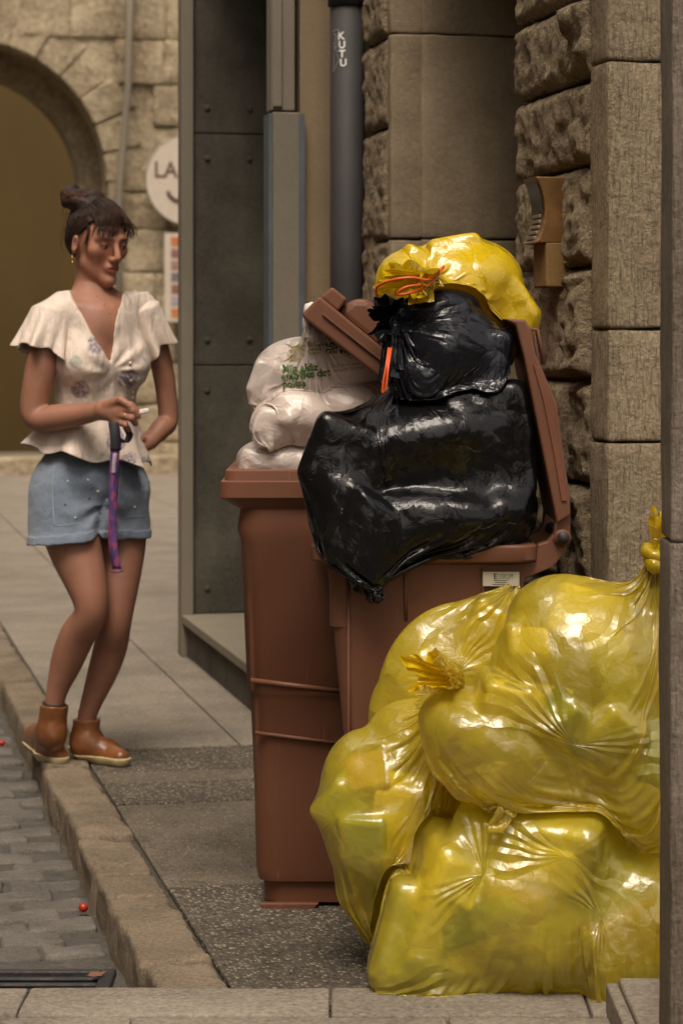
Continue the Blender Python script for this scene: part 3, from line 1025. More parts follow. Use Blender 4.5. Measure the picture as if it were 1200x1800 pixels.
# round shop sign and menu board on that wall
SY = AY - .28
SK = SY / 15
def onplane(px, py, Y):
    a = (px - 600) / FPX
    x = Y * (a * _cy + _sy) / (_cy - a * _sy)
    return Vector((x, Y, CAM_H - (py - 620) / FPX * (x * _sy + Y * _cy)))
sgn = empty('round_sign', (0, 0, 0)); sc0 = onplane(335, 318, SY)
sgn.location = sc0
tag(sgn, 'round cream hanging sign lettered LA on the arched building', 'sign')
sr = (onplane(335, 318, SY) - onplane(257, 318, SY)).length
CREAM = m_plain('cream_enamel', (.50, .43, .345), .5, .05)
tube('disc', [sc0 + Vector((0, .02, 0)), sc0 + Vector((0, -.02, 0))], sr, CREAM, sgn, 48).data.polygons.foreach_set('use_smooth', np.zeros(50, dtype=bool))
bm = bmesh.new(); 
rim = [sc0 + Vector((sr * math.cos(a), -.005, sr * math.sin(a))) for a in np.linspace(0, 2 * math.pi, 49)]
bm_tube(bm, rim, .012, 6, False); bm_obj('rim', bm, m_plain('sign_rim', (.22, .19, .15), .5), sgn, True)
PRNT = m_plain('sign_print', (.10, .045, .035), .6)
V2, F = text_mesh('LA', .145 * SK, .004)
p0 = onplane(270, 312, SY)
add('lettering', np.stack([p0.x + V2[:, 0] * .9, np.full(len(V2), SY - .023), p0.z + V2[:, 1]], -1), F, PRNT, sgn, False)
cc = onplane(318, 333, SY)
pts = [cc + Vector((.085 * SK * math.cos(a), -.024, .075 * SK * math.sin(a))) for a in np.linspace(R(190), R(345), 14)]
bm = bmesh.new(); bm_tube(bm, pts, .013 * SK, 6); bm_obj('curl', bm, PRNT, sgn, True)
tube('bracket', [sc0 + Vector((sr * .5, 0, .05)), sc0 + Vector((sr * .5, .3, .05))], .02, IRON, sgn, 8)
mb = empty('menu_board', onplane(306, 565, SY)); tag(mb, 'narrow white picture menu board below the round sign', 'menu board')
a_, b_ = onplane(289, 410, SY), onplane(345, 566, SY)
box('board', ((a_.x + b_.x) / 2, SY, (a_.z + b_.z) / 2), (b_.x - a_.x, .03, a_.z - b_.z), CREAM, mb, bevel=.004)
PICS = [(.45, .13, .03), (.22, .10, .09), (.28, .16, .12), (.16, .13, .14), (.20, .09, .07), (.30, .25, .28), (.42, .15, .05)]
for k, c_ in enumerate(PICS):
    zt = a_.z - .035 - k * (a_.z - b_.z - .05) / 7
    box('picture', (a_.x + .11 * SK, SY - .018, zt - .045), (.135 * SK, .006, .055 * SK), m_plain('menu_picture', c_, .5, .5, 30), mb)
box('board_mount', ((a_.x + b_.x) / 2, SY + .1, (a_.z + b_.z) / 2), (.1, .18, .5), IRON, mb)

# building across the street, out of the picture on the left: it shades and reflects
opp = empty('opposite_building', (-3.6, 8, 0)); tag(opp, 'tall plastered building across the narrow street', 'building')
box('facade', (-3.9, 6, 4.0), (.6, 34, 8.3), TAN, opp)
# ------------------------------------------------------------------ wheelie bins
def m_binplastic():
    t = NT('brown_bin_plastic')
    c = (.150, .058, .030)
    col = t.ramp(t.noise(4, 5, .6), [(.3, mul(c, .82)), (.7, mul(c, 1.12))])
    v = t.mapping(t.pos(), (1, 1, .25))
    grime = t.ramp(t.noise(6, 6, .7, v), [(.45, 0.0), (.7, .6)])
    col = t.mix(grime, col, (.11, .055, .035))
    scr = t.ramp(t.voro(24), [(.0, 1.0), (.030, 1.0), (.036, 0.0)])       # little chips and splashes
    scr = t.math('MULTIPLY', scr, t.ramp(t.noise(9, 2), [(.58, 0.0), (.62, .8)]))
    col = t.mix(scr, col, (.45, .36, .26))
    s2 = t.ramp(t.noise(1, 3, .6, t.mapping(t.pos(), (60, 60, 5), rot=(0, .5, 0))), [(.66, 0.0), (.72, .25)])
    col = t.mix(s2, col, (.30, .16, .10))
    h = t.math('MULTIPLY', t.noise(7, 2), 1.5)
    return t.done(t.bsdf(col, t.ramp(t.noise(6, 4), [(.3, .42), (.7, .62)]), t.bump(h, .0012), Specular_IOR_Level=.4))
BIN = m_binplastic()
RUB = m_plain('black_rubber', (.02, .02, .02), .6, .2)
BFR = Matrix.Rotation(-YAW, 4, 'Z')           # bins stand square to the lens: local x along the picture, y away
def rrect(x0, x1, y0, y1, r, z, n=6):
    pts = []
    for cx, cy, a in ((x1 - r, y0 + r, -90), (x1 - r, y1 - r, 0), (x0 + r, y1 - r, 90), (x0 + r, y0 + r, 180)):
        for k in range(n + 1):
            t_ = R(a + 90 * k / n)
            pts.append((cx + r * math.cos(t_), cy + r * math.sin(t_), z))
    return pts
def loft(name, rings, mat, parent, cap0=True, cap1=False, bevel=0.0):
    bm = bmesh.new()
    rv = [[bm.verts.new(p) for p in r_] for r_ in rings]
    n = len(rv[0])
    for a, b in zip(rv, rv[1:]):
        for k in range(n):
            bm.faces.new((a[k], a[(k + 1) % n], b[(k + 1) % n], b[k]))
    if cap0: bm.faces.new(rv[0][::-1])
    if cap1: bm.faces.new(rv[-1])
    for v in bm.verts: v.co = BFR @ v.co
    return bm_obj(name, bm, mat, parent, True, bevel) if not bevel else bm_obj(name, bm, mat, parent, True, bevel)
def sharp(o, ang=28):
    me = o.data
    bm = bmesh.new(); bm.from_mesh(me)
    for e in bm.edges:
        e.smooth = e.calc_face_angle(0) < R(ang)
    bm.to_mesh(me); bm.free()
    return o
def slab_profile(name, pts, y0, y1, mat, parent, bevel=.006):
    """side outline (local x, z) given thickness from y0 to y1"""
    bm = bmesh.new()
    a = [bm.verts.new(BFR @ Vector((x, y0, z))) for x, z in pts]
    b = [bm.verts.new(BFR @ Vector((x, y1, z))) for x, z in pts]
    bm.faces.new(a); bm.faces.new(b[::-1])
    n = len(a)
    for k in range(n):
        bm.faces.new((a[k], a[(k + 1) % n], b[(k + 1) % n], b[k]))
    return bm_obj(name, bm, mat, parent, False, bevel, 3)
def lp(px, py, d):
    return ((px - 600) / FPX * d, CAM_H - (py - 620) / FPX * d)
def bin_body(parent, xt, xb, yt, yb, zr, steps, rad):
    def sec(f, z, ins=0.0, cutr=rad):
        x0 = xb[0] + (xt[0] - xb[0]) * f + ins; x1 = xb[1] + (xt[1] - xb[1]) * f - ins
        y0 = yb[0] + (yt[0] - yb[0]) * f + ins; y1 = yb[1] + (yt[1] - yb[1]) * f - ins
        return rrect(x0, x1, y0, y1, cutr, z)
    rings = [sec(0, .012, .012), sec(0, .055, .008), sec(.05, .06, -.0), sec(.08, .085, -.004)]
    for (f, ins) in steps:
        rings.append(sec(f, zr * f, ins))
    rings.append(sec(1, zr))
    return sharp(loft('body', rings, BIN, parent), 40)
# ---- tall bin behind, its lid half open
b1 = empty('wheelie_bin', cam2world(.08, 5.35, 0))
tag(b1, 'brown wheelie bin with half-open lid propped over pale pink-white bags', 'bin', 'brown wheelie bins')
D1 = 5.14
ZR1 = .885
bin_body(b1, (-.214, .36), (-.178, .31), (5.10, 5.58), (5.155, 5.53), ZR1, ((.30, -.0), (.525, .0), (.535, -.006), (.9, -.006), (.93, -.012)), .045)
# raised side panel with slanting ribs
def slant_rib(parent, p0, p1, d, w=.006):
    (xa, za), (xb_, zb) = lp(*p0, d), lp(*p1, d)
    tube('rib', [BFR @ Vector((xa, d, za)), BFR @ Vector((xb_, d, zb))], w, BIN, parent, 8)
slant_rib(b1, (440, 1196), (606, 1216), 5.117, .006)
slant_rib(b1, (448, 1288), (606, 1308), 5.127, .0045)
# foot skirt with its notch
slab_profile('foot_skirt', [lp(457, 1588, 5.15), lp(560, 1588, 5.15), lp(548, 1603, 5.15), lp(460, 1601, 5.15)], 5.148, 5.17, BIN, b1, .002)
box('wheel', BFR @ Vector((.25, 5.36, .06)), (.1, .05, .1), RUB, b1)
# collar and rim
def ring_sec(x0, x1, y0, y1, r_, z): return rrect(x0, x1, y0, y1, r_, z)
x0, x1, y0, y1 = -.214, .36, 5.10, 5.58
rm = loft('rim', [ring_sec(x0, x1, y0, y1, .045, .862), ring_sec(x0 - .042, x1 + .01, y0 - .02, y1 + .02, .03, .888),
                  ring_sec(x0 - .046, x1 + .012, y0 - .024, y1 + .024, .028, .892), ring_sec(x0 - .044, x1 + .012, y0 - .024, y1 + .024, .028, .925),
                  ring_sec(x0 - .036, x1 + .008, y0 - .018, y1 + .02, .028, .928), ring_sec(x0 - .034, x1 + .004, y0 - .016, y1 + .016, .028, .948),
                  ring_sec(x0 - .028, x1, y0 - .010, y1 + .01, .026, .952), ring_sec(x0 + .02, x1 - .02, y0 + .02, y1 - .02, .03, .950), ring_sec(x0 + .02, x1 - .02, y0 + .02, y1 - .02, .03, .70)], BIN, b1, False)
sharp(rm, 30)
loft('fill', [rrect(x0 + .03, x1 - .03, y0 + .03, y1 - .03, .03, .78), rrect(x0 + .031, x1 - .031, y0 + .031, y1 - .031, .03, .782)], m_plain('dark_waste', (.05, .04, .03), .8), b1, True, True)
# lid: flange, lip block and raised crown, swung up about the hinge on the wall side
hx, hz = .385, .935
ang = R(39)
ex, ez = Vector((-math.cos(ang), math.sin(ang))), Vector((math.sin(ang), math.cos(ang)))
def lidp(u, w): 
    return (hx + ex.x * u + ez.x * w, hz + ex.y * u + ez.y * w)
LL = .578
fl = slab_profile('lid', [lidp(.0, -.02), lidp(LL, -.03), lidp(LL + .004, -.022), lidp(LL, .028), lidp(0, .024)], 5.06, 5.60, BIN, b1, .006)
slab_profile('lid_lip', [lidp(LL - .052, .026), lidp(LL - .003, .026), lidp(LL - .008, .060), lidp(LL - .050, .060)], 5.065, 5.595, BIN, fl, .006)
slab_profile('lid_crown', [lidp(.03, .022), lidp(LL - .050, .022), lidp(LL - .058, .068), lidp(LL - .082, .088), lidp(.06, .086)], 5.085, 5.575, BIN, fl, .016)
slab_profile('lid_groove', [lidp(.02, .006), lidp(LL - .03, .0), lidp(LL - .03, .004), lidp(.02, .010)], 5.054, 5.066, BIN, fl, .001)
slab_profile('hinge_bracket', [(.34, .86), (.40, .88), (.42, .93), (.40, .965), (.36, .95)], 5.14, 5.50, BIN, b1)
# ---- shorter bin in front, lid thrown right back
b2 = empty('wheelie_bin', cam2world(.18, 4.95, 0))
tag(b2, 'brown wheelie bin with lid standing upright behind the black bags', 'bin', 'brown wheelie bins')
D2 = 4.78
bin_body(b2, (-.03, .365), (.045, .30), (4.785, 5.085), (4.82, 5.07), .79, ((.5, 0), (.85, -.0)), .03)
# recessed seams on its side
for px in (612, 712, 848):
    (xa, za), (xb_, zb) = lp(px, 1000, 4.78), lp(px + 1, 1090 if px != 612 else 1560, 4.80)
    tube('rib', [BFR @ Vector((xa, 4.783, za)), BFR @ Vector((xb_, 4.792 if px != 612 else 4.815, zb))], .004, BIN, b2, 8)
x0, x1, y0, y1 = -.03, .365, 4.785, 5.085
rm = loft('rim', [ring_sec(x0, x1, y0, y1, .03, .775), ring_sec(x0 - .03, x1 + .025, y0 - .028, y1 + .012, .045, .783), ring_sec(x0 - .032, x1 + .027, y0 - .030, y1 + .012, .045, .787),
                  ring_sec(x0 - .032, x1 + .027, y0 - .030, y1 + .012, .045, .812), ring_sec(x0 - .028, x1 + .023, y0 - .026, y1 + .010, .045, .816), ring_sec(x0 + .005, x1 - .005, y0 + .005, y1 - .005, .03, .816),
                  ring_sec(x0 + .006, x1 - .006, y0 + .006, y1 - .006, .03, .65)], BIN, b2, False)
sharp(rm, 30)
loft('fill', [rrect(x0 + .02, x1 - .02, y0 + .02, y1 - .02, .03, .70), rrect(x0 + .021, x1 - .021, y0 + .021, y1 - .021, .03, .702)], m_plain('dark_waste', (.05, .04, .03), .8), b2, True, True)
br = [lp(*p, 4.79) for p in ((900, 990), (940, 988), (945, 957), (962, 952), (973, 938), (977, 900), (990, 880), (1001, 880), (1002, 940), (992, 972), (970, 998), (940, 1010), (922, 1018), (914, 1045), (900, 1048))]
for ya in (4.79, 5.05):
    slab_profile('hinge_bracket', br, ya, ya + .035, BIN, b2, .003)
tube('hinge_bolt', [BFR @ Vector((*lp(989, 945, 4.78)[:1], 4.77, lp(989, 945, 4.78)[1])), BFR @ Vector((lp(989, 945, 4.78)[0], 5.10, lp(989, 945, 4.78)[1]))], .0125, IRON, b2, 16)
tube('hinge_washer', [BFR @ Vector((lp(988, 946, 4.78)[0], 4.782, lp(988, 946, 4.78)[1])), BFR @ Vector((lp(988, 946, 4.78)[0], 4.792, lp(988, 946, 4.78)[1]))], .0175, BIN, b2, 20)
ld = [lp(*p, 4.79) for p in ((977, 920), (970, 884), (957, 818), (935, 708), (920, 631), (905, 572), (884, 560), (922, 562), (932, 580), (940, 622), (963, 676), (977, 708), (990, 807), (1000, 873), (1001, 905))]
lid2 = slab_profile('lid', ld, 4.775, 5.09, BIN, b2, .005)
hp = [lp(*p, 4.79) for p in ((932, 578), (944, 580), (955, 640), (942, 643))]
bm = bmesh.new(); bm_tube(bm, [BFR @ Vector((x, 4.80, z)) for x, z in hp + hp[:1]], .0045, 8, False); bm_obj('grip', bm, BIN, lid2, True)
inner = [lp(*p, 4.79) for p in ((985, 880), (972, 800), (952, 700), (935, 640), (944, 645), (966, 700), (982, 800), (994, 880))]
slab_profile('lid_recess', inner, 4.771, 4.776, m_plain('lid_recess_plastic', (.16, .055, .027), .5, .15), lid2, .001)  # thin strip in a plain brown close to the bin plastic
# maker's sticker
STK = m_plain('sticker_paper', (.50, .46, .34), .5, .06, 6)
INK = m_plain('sticker_ink', (.05, .05, .035), .6)
GRN = m_plain('sticker_green_ink', (.10, .14, .04), .6)
(sx0, sz0), (sx1, sz1) = lp(848, 1030, 4.78), lp(912, 1005, 4.78)
SYL = 4.778
stick = box('sticker', BFR @ Vector(((sx0 + sx1) / 2, SYL, (sz0 + sz1) / 2)), (sx1 - sx0, .002, sz1 - sz0), STK, b2, rot=BFR.to_3x3())
def flat_text(body, size, lx, lz, ly, mat, parent, name='lettering', bold=0.0, stretch=1.0):
    V2, F = text_mesh(body, size, bold)
    P = [BFR @ Vector((lx + v[0] * stretch, ly, lz + v[1])) for v in V2]
    return add(name, P, F, mat, parent, False)
flat_text('E', .0155, sx0 + .021, sz0 + .0145, SYL - .0016, INK, stick, bold=.0003)
flat_text('USKUM', .0145, sx0 + .031, sz0 + .0145, SYL - .0016, GRN, stick, stretch=.62)
for k, (w, zz) in enumerate(((.030, .0115), (.024, .0075), (.034, .0035))):
    V2 = [BFR @ Vector((sx0 + .036 + q * w / 2, SYL - .0016, sz0 + zz + s_ * .0006)) for q, s_ in ((-1, -1), (1, -1), (1, 1), (-1, 1))]
    add('fine_print', V2, [[0, 1, 2, 3]], INK, stick, False)

# ------------------------------------------------------------------ rubbish bags
def yel(*stars):
    return m_film('yellow_film', (.95, .78, .06), .17, .46, .52, .62, tint=(.99, .90, .22), spec=.55, sheen=.08, sheen_rough=.30, stars=stars)
YELS = [yel((at(634, 1756, 4.44), .24, 26, 56.0), (at(1000, 1508, 4.36), .18, 17, 61.0), (at(850, 1545, 4.37), .18, 19, 57.0), (at(1058, 1616, 4.38), .15, 15, 52.0)),
        yel((at(1010, 1315, 4.32), .26, 21, 60.0), (at(1163, 985, 4.42), .24, 25, 58.0), (at(735, 1375, 4.40), .16, 20, 50.0)),
        yel((at(806, 1198, 4.47), .24, 28, 64.0), (at(585, 1440, 4.54), .12, 15, 50.0)),
        yel((at(905, 1035, 4.68), .20, 24, 56.0), (at(806, 1198, 4.52), .16, 24, 50.0))]
YEL2 = m_film('yellow_film_dense', (.78, .55, .008), .20, .06, .32, .8, tint=(.90, .62, .06), spec=.4)
BLK = m_film('black_film', (.0045, .0045, .005), .20, 0, 0, .62, spec=.32, stars=[(at(600, 1035, 4.72), .26, 22, 34.0), (at(690, 690, 4.80), .20, 19, 20.0)])
BLU = m_film('blue_black_film', (.008, .009, .013), .20, 0, 0, .75, spec=.38, stars=[(at(690, 572, 4.78), .22, 26, 50.0)])
PNK = m_film('white_compost_film', (.95, .83, .75), .34, .10, .38, .9, tint=(.9, .75, .65), spec=.35)
RED = m_plain('orange_drawstring', (.62, .09, .02), .4, .1)
CONT = [m_plain('waste_' + n_, c_, .5, .25, 9) for n_, c_ in (('white', (.80, .78, .72)), ('green', (.10, .22, .10)), ('black', (.05, .05, .05)), ('blue', (.30, .38, .45)), ('cream', (.75, .66, .45)), ('brown', (.35, .22, .12)), ('grey', (.55, .55, .52)))]
def cw(px, py, d, dx=0.0, dy=0.0, dz=0.0):
    return at(px, py, d)
def rview(az=0, ax=0, ay=0):
    return np.array(BFR.to_3x3()) @ rotm(ax, ay, az)
BINSDF = [lambda P: prim_sdf(P, [('b', cam2world(.1675, 4.935, .40), (.215, .17, .418), rview())]),
          lambda P: prim_sdf(P, [('b', cam2world(.073, 5.34, .46), (.300, .262, .492), rview())])]
def make_bag(name, label, cat, group, base, prims, knot, bottom, C, L, side, mat, contents=0, inner=None, **kw):
    root = empty(name, base)
    tag(root, label, cat, group)
    X, N = sim_bag([(k, tuple(c), h, m) for k, c, h, m in prims], knot, bottom, C, L, side, **kw)
    film = bag_object(X, mat, 'film', root)
    # neck tie
    nb = bmesh.new()
    kx = Vector(X[N - 1].mean(0))
    nrm = Vector(X[N - 1].mean(0) - X[N - 4].mean(0)).normalized()
    a = nrm.orthogonal().normalized(); b = nrm.cross(a)
    return root, film, X, N
FWD = Vector((_sy, _cy, 0))
def add_contents(root, prims, items):
    for k, (name, c, h, m, mi) in enumerate(items):
        cor = np.array([(i, j, q) for i in (-1, 1) for j in (-1, 1) for q in (-1, 1)]) * np.asarray(h) * .8
        for _ in range(50):
            if prim_sdf(((cor @ np.asarray(m).T) + np.array(c)).astype(np.float32), prims).max() < -.012:
                break
            c = Vector(c) + FWD * .005
        else:
            continue
        V, F = gridbox([2 * q for q in h], max(.03, min(h) * .8), min(h) * .35, .006, 12, k + 3, 2)
        P = V @ np.asarray(m).T + np.array(c)
        add(name, P, F, CONT[mi], root)
    for k, (kd, c, h, m) in enumerate(prims):
        if kd == 'b':
            V, F = gridbox([1.56 * q for q in h], .05, .008, 0)
            add('packaging', V @ np.asarray(m).T + np.array(c), F, CONT[(k * 3 + len(prims)) % 7], root)
def bvh_of(film):
    me = film.data
    co = np.empty(len(me.vertices) * 3); me.vertices.foreach_get('co', co)
    return BVHTree.FromPolygons(co.reshape(-1, 3).tolist(), [tuple(p.vertices) for p in me.polygons])
FWD = Vector((_sy, _cy, 0))
def print_on(film, parent, body, px, py, size_px, d, mat, rot=0.0, bold=0.0, sx=1.0, name='printed_text', bv=None):
    V2, F = text_mesh(body, size_px * d / FPX, bold)
    # split long edges so the print follows the folds
    o0 = at(px, py, d - 1.0)
    rgt = Vector((_cy, -_sy, 0)); up = Vector((0, 0, 1))
    c_, s_ = math.cos(rot), math.sin(rot)
    bm = bmesh.new()
    vs = [bm.verts.new(v) for v in V2]
    for f_ in F:
        try: bm.faces.new([vs[i] for i in f_])
        except ValueError: pass
    out, last = [], None
    keep = []
    for v in bm.verts:
        q = o0 + rgt * ((v.co.x * c_ * sx - v.co.y * s_)) + up * (v.co.x * s_ * sx + v.co.y * c_)
        hit = bv.ray_cast(q, FWD)
        if hit[0] is None:
            v.co = Vector((0, 0, -9)); continue
        nn = hit[1] if hit[1].dot(FWD) < 0 else -hit[1]
        v.co = hit[0] + nn * .0022
    bad = [v for v in bm.verts if v.co.z < -5]
    bad += [v for e in bm.edges if e.calc_length() > .06 for v in e.verts]
    bmesh.ops.delete(bm, geom=list(set(bad)), context='VERTS')
    if not bm.verts:
        bm.free(); return None
    return tag(bm_obj(name, bm, mat, parent), kind="stuff")
def flr(p): return Vector((p.x, p.y, 0))
GY = 'yellow recycling bags heaped on the pavement'
GROUNDF = .004
# lowest yellow bag, lying on its side
c = at(925, 1575, 4.52)
p1 = [('e', at(935, 1570, 4.54), (.215, .17, .165), rview(0, 0, 5)), ('b', at(800, 1590, 4.52), (.10, .10, .13), rview(15, 10, 20)), ('b', at(735, 1640, 4.50), (.075, .07, .10), rview(0, 0, 15)),
      ('b', at(945, 1465, 4.51), (.14, .10, .085), rview(-20, 25, 4)), ('e', at(1110, 1590, 4.55), (.13, .15, .14), rview()), ('b', at(1080, 1640, 4.50), (.10, .10, .07), rview(20, 0, -20))]
p1b = p1
p1 = p1 + clutter(at(930, 1565, 4.53), (.25, .15, .15), 5, 5, rview(), ks=.74)
Y1, f1, X1, N1 = make_bag('rubbish_bag', 'taut translucent yellow bag lying lowest in the heap with a flat corner on the paving', 'bag', GY, flr(c), p1,
    at(1225, 1600, 4.55), at(688, 1610, 4.47), 1.04, 1.03, tuple(at(745, 1400, 4.50) - at(634, 1755, 4.44)), YELS[0], pins=[(0, 58, at(634, 1756, 4.44)), (1, 58, at(645, 1745, 4.445))], floor=GROUNDF, seed=3, suck=.0003, grav=.0002, tail=.06, steps=105, M=116, N=76)
add_contents(Y1, p1, [('carton', at(960, 1500, 4.47), (.07, .05, .045), rview(-20, 25, 8), 0), ('bottle', at(790, 1640, 4.46), (.03, .03, .08), rview(0, 20, 60), 1),
    ('tray', at(880, 1600, 4.42), (.08, .03, .05), rview(0, 30, 15), 5), ('carton', at(1080, 1580, 4.44), (.05, .04, .07), rview(20, 0, 10), 3), ('can', at(760, 1570, 4.46), (.035, .035, .05), rview(0, 0, 40), 4),
    ('wrapper', at(1000, 1660, 4.45), (.1, .05, .05), rview(30, 10, 5), 6), ('wrapper', at(870, 1690, 4.46), (.12, .05, .04), rview(10, 10, 15), 2)])
col1 = lambda P: prim_sdf(P, p1b, .014)
# left yellow bag with gathered neck
p3 = [('e', at(660, 1430, 4.64), (.105, .12, .165), rview(0, 0, -12)), ('b', at(690, 1450, 4.56), (.055, .04, .085), rview(0, 0, 8)), ('e', at(740, 1330, 4.66), (.12, .11, .12), rview()), ('b', at(610, 1400, 4.62), (.045, .07, .05), rview(0, 20, 40)),
      ('e', at(700, 1560, 4.66), (.09, .10, .10), rview())]
p3b = p3
p3 = p3 + clutter(at(670, 1420, 4.63), (.11, .11, .20), 3, 9, rview(), ks=.74)
Y3, f3, X3, N3 = make_bag('rubbish_bag', 'yellow bag with bunched neck, a pale tray showing through its side', 'bag', GY, flr(at(660, 1500, 4.64)), p3,
    at(800, 1195, 4.52), at(660, 1640, 4.66), 1.04, 1.03, (.98, -.2, .1), YELS[2], floor=GROUNDF, seed=8, suck=.0003, grav=.0002, tail=.085, tail_dir=at(745, 1170, 4.44) - at(800, 1200, 4.52),
    colliders=[col1, BINSDF[0]], steps=120, ring=.02)
add_contents(Y3, p3, [('tray', at(693, 1450, 4.525), (.045, .012, .088), rview(0, 0, 8), 0), ('carton', at(640, 1330, 4.62), (.05, .04, .06), rview(0, 0, 30), 6), ('bottle', at(740, 1290, 4.60), (.03, .03, .07), rview(0, 30, 60), 1), ('wrapper', at(650, 1530, 4.62), (.05, .04, .04), rview(0, 0, 30), 5)])
col3 = lambda P: prim_sdf(P, p3b, .012)
# yellow bag behind, against the bin
p4 = [('e', at(800, 1215, 4.685), (.150, .060, .175), rview(0, 0, 14)), ('e', at(715, 1260, 4.70), (.075, .055, .10), rview()), ('b', at(865, 1110, 4.685), (.06, .05, .055), rview(0, 0, 30)), ('b', at(745, 1190, 4.68), (.05, .04, .05), rview(0, 20, 45)), ('e', at(800, 1460, 4.72), (.13, .04, .24), rview())]
Y4, f4, X4, N4 = make_bag('rubbish_bag', 'yellow bag squeezed between the brown bin and the bunched-neck bag', 'bag', GY, flr(at(800, 1400, 4.70)), p4,
    at(905, 1032, 4.70), at(800, 1690, 4.73), 1.04, 1.03, (_cy, -_sy, 0), YELS[3], seed=11, suck=.0003, grav=.0002, tail=.04, colliders=[BINSDF[0]], floor=GROUNDF, steps=105, M=86, N=61, flat=.28)
add_contents(Y4, p4, [('carton', at(850, 1150, 4.66), (.05, .03, .04), rview(0, 0, 30), 4), ('bottle', at(760, 1230, 4.66), (.025, .025, .06), rview(0, 0, 60), 0)])
# big upper yellow bag
p2 = [('e', at(1030, 1180, 4.50), (.185, .15, .165), rview(0, 0, -20)), ('e', at(860, 1300, 4.46), (.14, .12, .085), rview(0, 0, 25)), ('b', at(930, 1240, 4.43), (.10, .06, .045), rview(10, 10, 12)), ('e', at(1130, 1330, 4.50), (.11, .14, .14), rview()),
      ('e', at(1000, 1105, 4.52), (.12, .11, .10), rview(0, 0, 15)), ('b', at(1075, 1280, 4.40), (.05, .05, .05), rview(20, 30, 40)), ('e', at(1150, 1110, 4.52), (.09, .1, .1), rview())]
p2b = p2
p2 = p2 + clutter(at(1020, 1200, 4.49), (.19, .15, .17), 5, 14, rview(), ks=.70)
Y2, f2, X2, N2 = make_bag('rubbish_bag', 'biggest shiny yellow bag on top of the heap, knotted beside the timber post', 'bag', GY, flr(at(1030, 1400, 4.50)), p2,
    at(1163, 985, 4.45), at(735, 1372, 4.42), 1.04, 1.03, (.3, -.6, .3), YELS[1], seed=21, suck=.0003, grav=.0002, tail=.10, tail_dir=(.05, -.02, .2), colliders=[col1, col3, lambda P: prim_sdf(P, p4, .01)], steps=105, M=114, N=76, ring=.022)
add_contents(Y2, p2, [('carton', at(935, 1240, 4.38), (.075, .02, .035), rview(0, 0, 8), 0), ('carton', at(900, 1245, 4.39), (.03, .03, .04), rview(0, 0, 20), 2), ('bottle', at(1090, 1200, 4.42), (.04, .035, .09), rview(0, 0, -20), 6), ('wrapper', at(820, 1330, 4.40), (.07, .04, .03), rview(0, 0, 25), 5),
    ('bottle', at(1160, 1330, 4.40), (.03, .03, .06), rview(0, 0, 15), 1), ('tray', at(1040, 1090, 4.45), (.07, .04, .05), rview(0, 0, 20), 4)])
# knot of the big bag
kp = at(1160, 985, 4.43)
bm = bmesh.new()
pts = [kp + Vector((.020 * math.cos(a) * _cy, -.020 * math.cos(a) * _sy - .016 * math.sin(2 * a), .012 * math.sin(a) + .0028 * a - .012)) for a in np.linspace(0, 4.4 * math.pi, 40)]
bm_tube(bm, pts, [.013 + .004 * math.sin(k * 1.3) for k in range(40)], 10)
bm_obj('knot', bm, YEL2, Y2, True)

# ---- white compost bags in the tall bin
GW = 'pale compost bags in the tall bin'
pw3 = [('e', at(520, 810, 5.28), (.13, .15, .055), rview(0, 0, 3)), ('b', at(450, 815, 5.20), (.035, .06, .03), rview(0, 0, 10)), ('e', at(600, 800, 5.3), (.14, .15, .06), rview())]
rimcol = lambda P: prim_sdf(P, [('b', cam2world(.073, 5.34, .46), (.300, .262, .480), rview())])
W3, fw3, Xw3, _ = make_bag('compost_bag', 'flattened pale compost bag spilling over the bin rim, lowest of three', 'bag', GW, at(520, 830, 5.25), pw3,
    at(690, 800, 5.3), at(425, 815, 5.2), 1.13, 1.06, (.1, -1, .2), PNK, seed=31, suck=.0005, grav=.00025, tail=0, colliders=[rimcol], steps=105, M=72, N=43)
pw2 = [('e', at(530, 728, 5.24), (.098, .12, .062), rview(0, 0, 14)), ('b', at(470, 742, 5.17), (.025, .05, .028), rview(0, 0, 20)), ('e', at(620, 715, 5.26), (.11, .12, .06), rview(0, 0, 8)), ('e', at(505, 735, 5.13), (.016, .02, .016), rview())]
cw3 = lambda P: prim_sdf(P, pw3, .006)
W2, fw2, Xw2, _ = make_bag('compost_bag', 'plain pale pink compost bag squashed between two others, middle of three', 'bag', GW, at(540, 790, 5.24), pw2,
    at(700, 735, 5.26), at(452, 750, 5.18), 1.13, 1.06, (.1, -1, .3), PNK, seed=33, suck=.0005, grav=.00025, tail=0, colliders=[cw3], steps=105, M=72, N=43)
cw2 = lambda P: prim_sdf(P, pw2, .006)
pw1 = [('e', at(535, 655, 5.27), (.112, .12, .078), rview(0, 0, 0)), ('b', at(470, 668, 5.21), (.035, .05, .04), rview(0, 0, 20)), ('e', at(615, 645, 5.27), (.08, .11, .06), rview(0, 0, -35)), ('b', at(590, 620, 5.2), (.03, .03, .03), rview(20, 0, 20))]
W1, fw1, Xw1, NW1 = make_bag('compost_bag', 'pale compost bag with green printed slogans, topmost of three under the lid', 'bag', GW, at(540, 700, 5.25), pw1,
    at(548, 570, 5.14), at(470, 715, 5.24), 1.13, 1.06, (.9, -.4, .3), PNK, seed=35, suck=.0005, grav=.00025, tail=.03, tail_dir=(-.15, -.1, .12), colliders=[cw2], steps=105, M=80, N=51, ring=.012)
GPR = m_plain('green_bag_ink', (.055, .12, .02), .5)
LPR = m_plain('olive_bag_ink', (.30, .27, .06), .5)
bv1 = bvh_of(fw1)
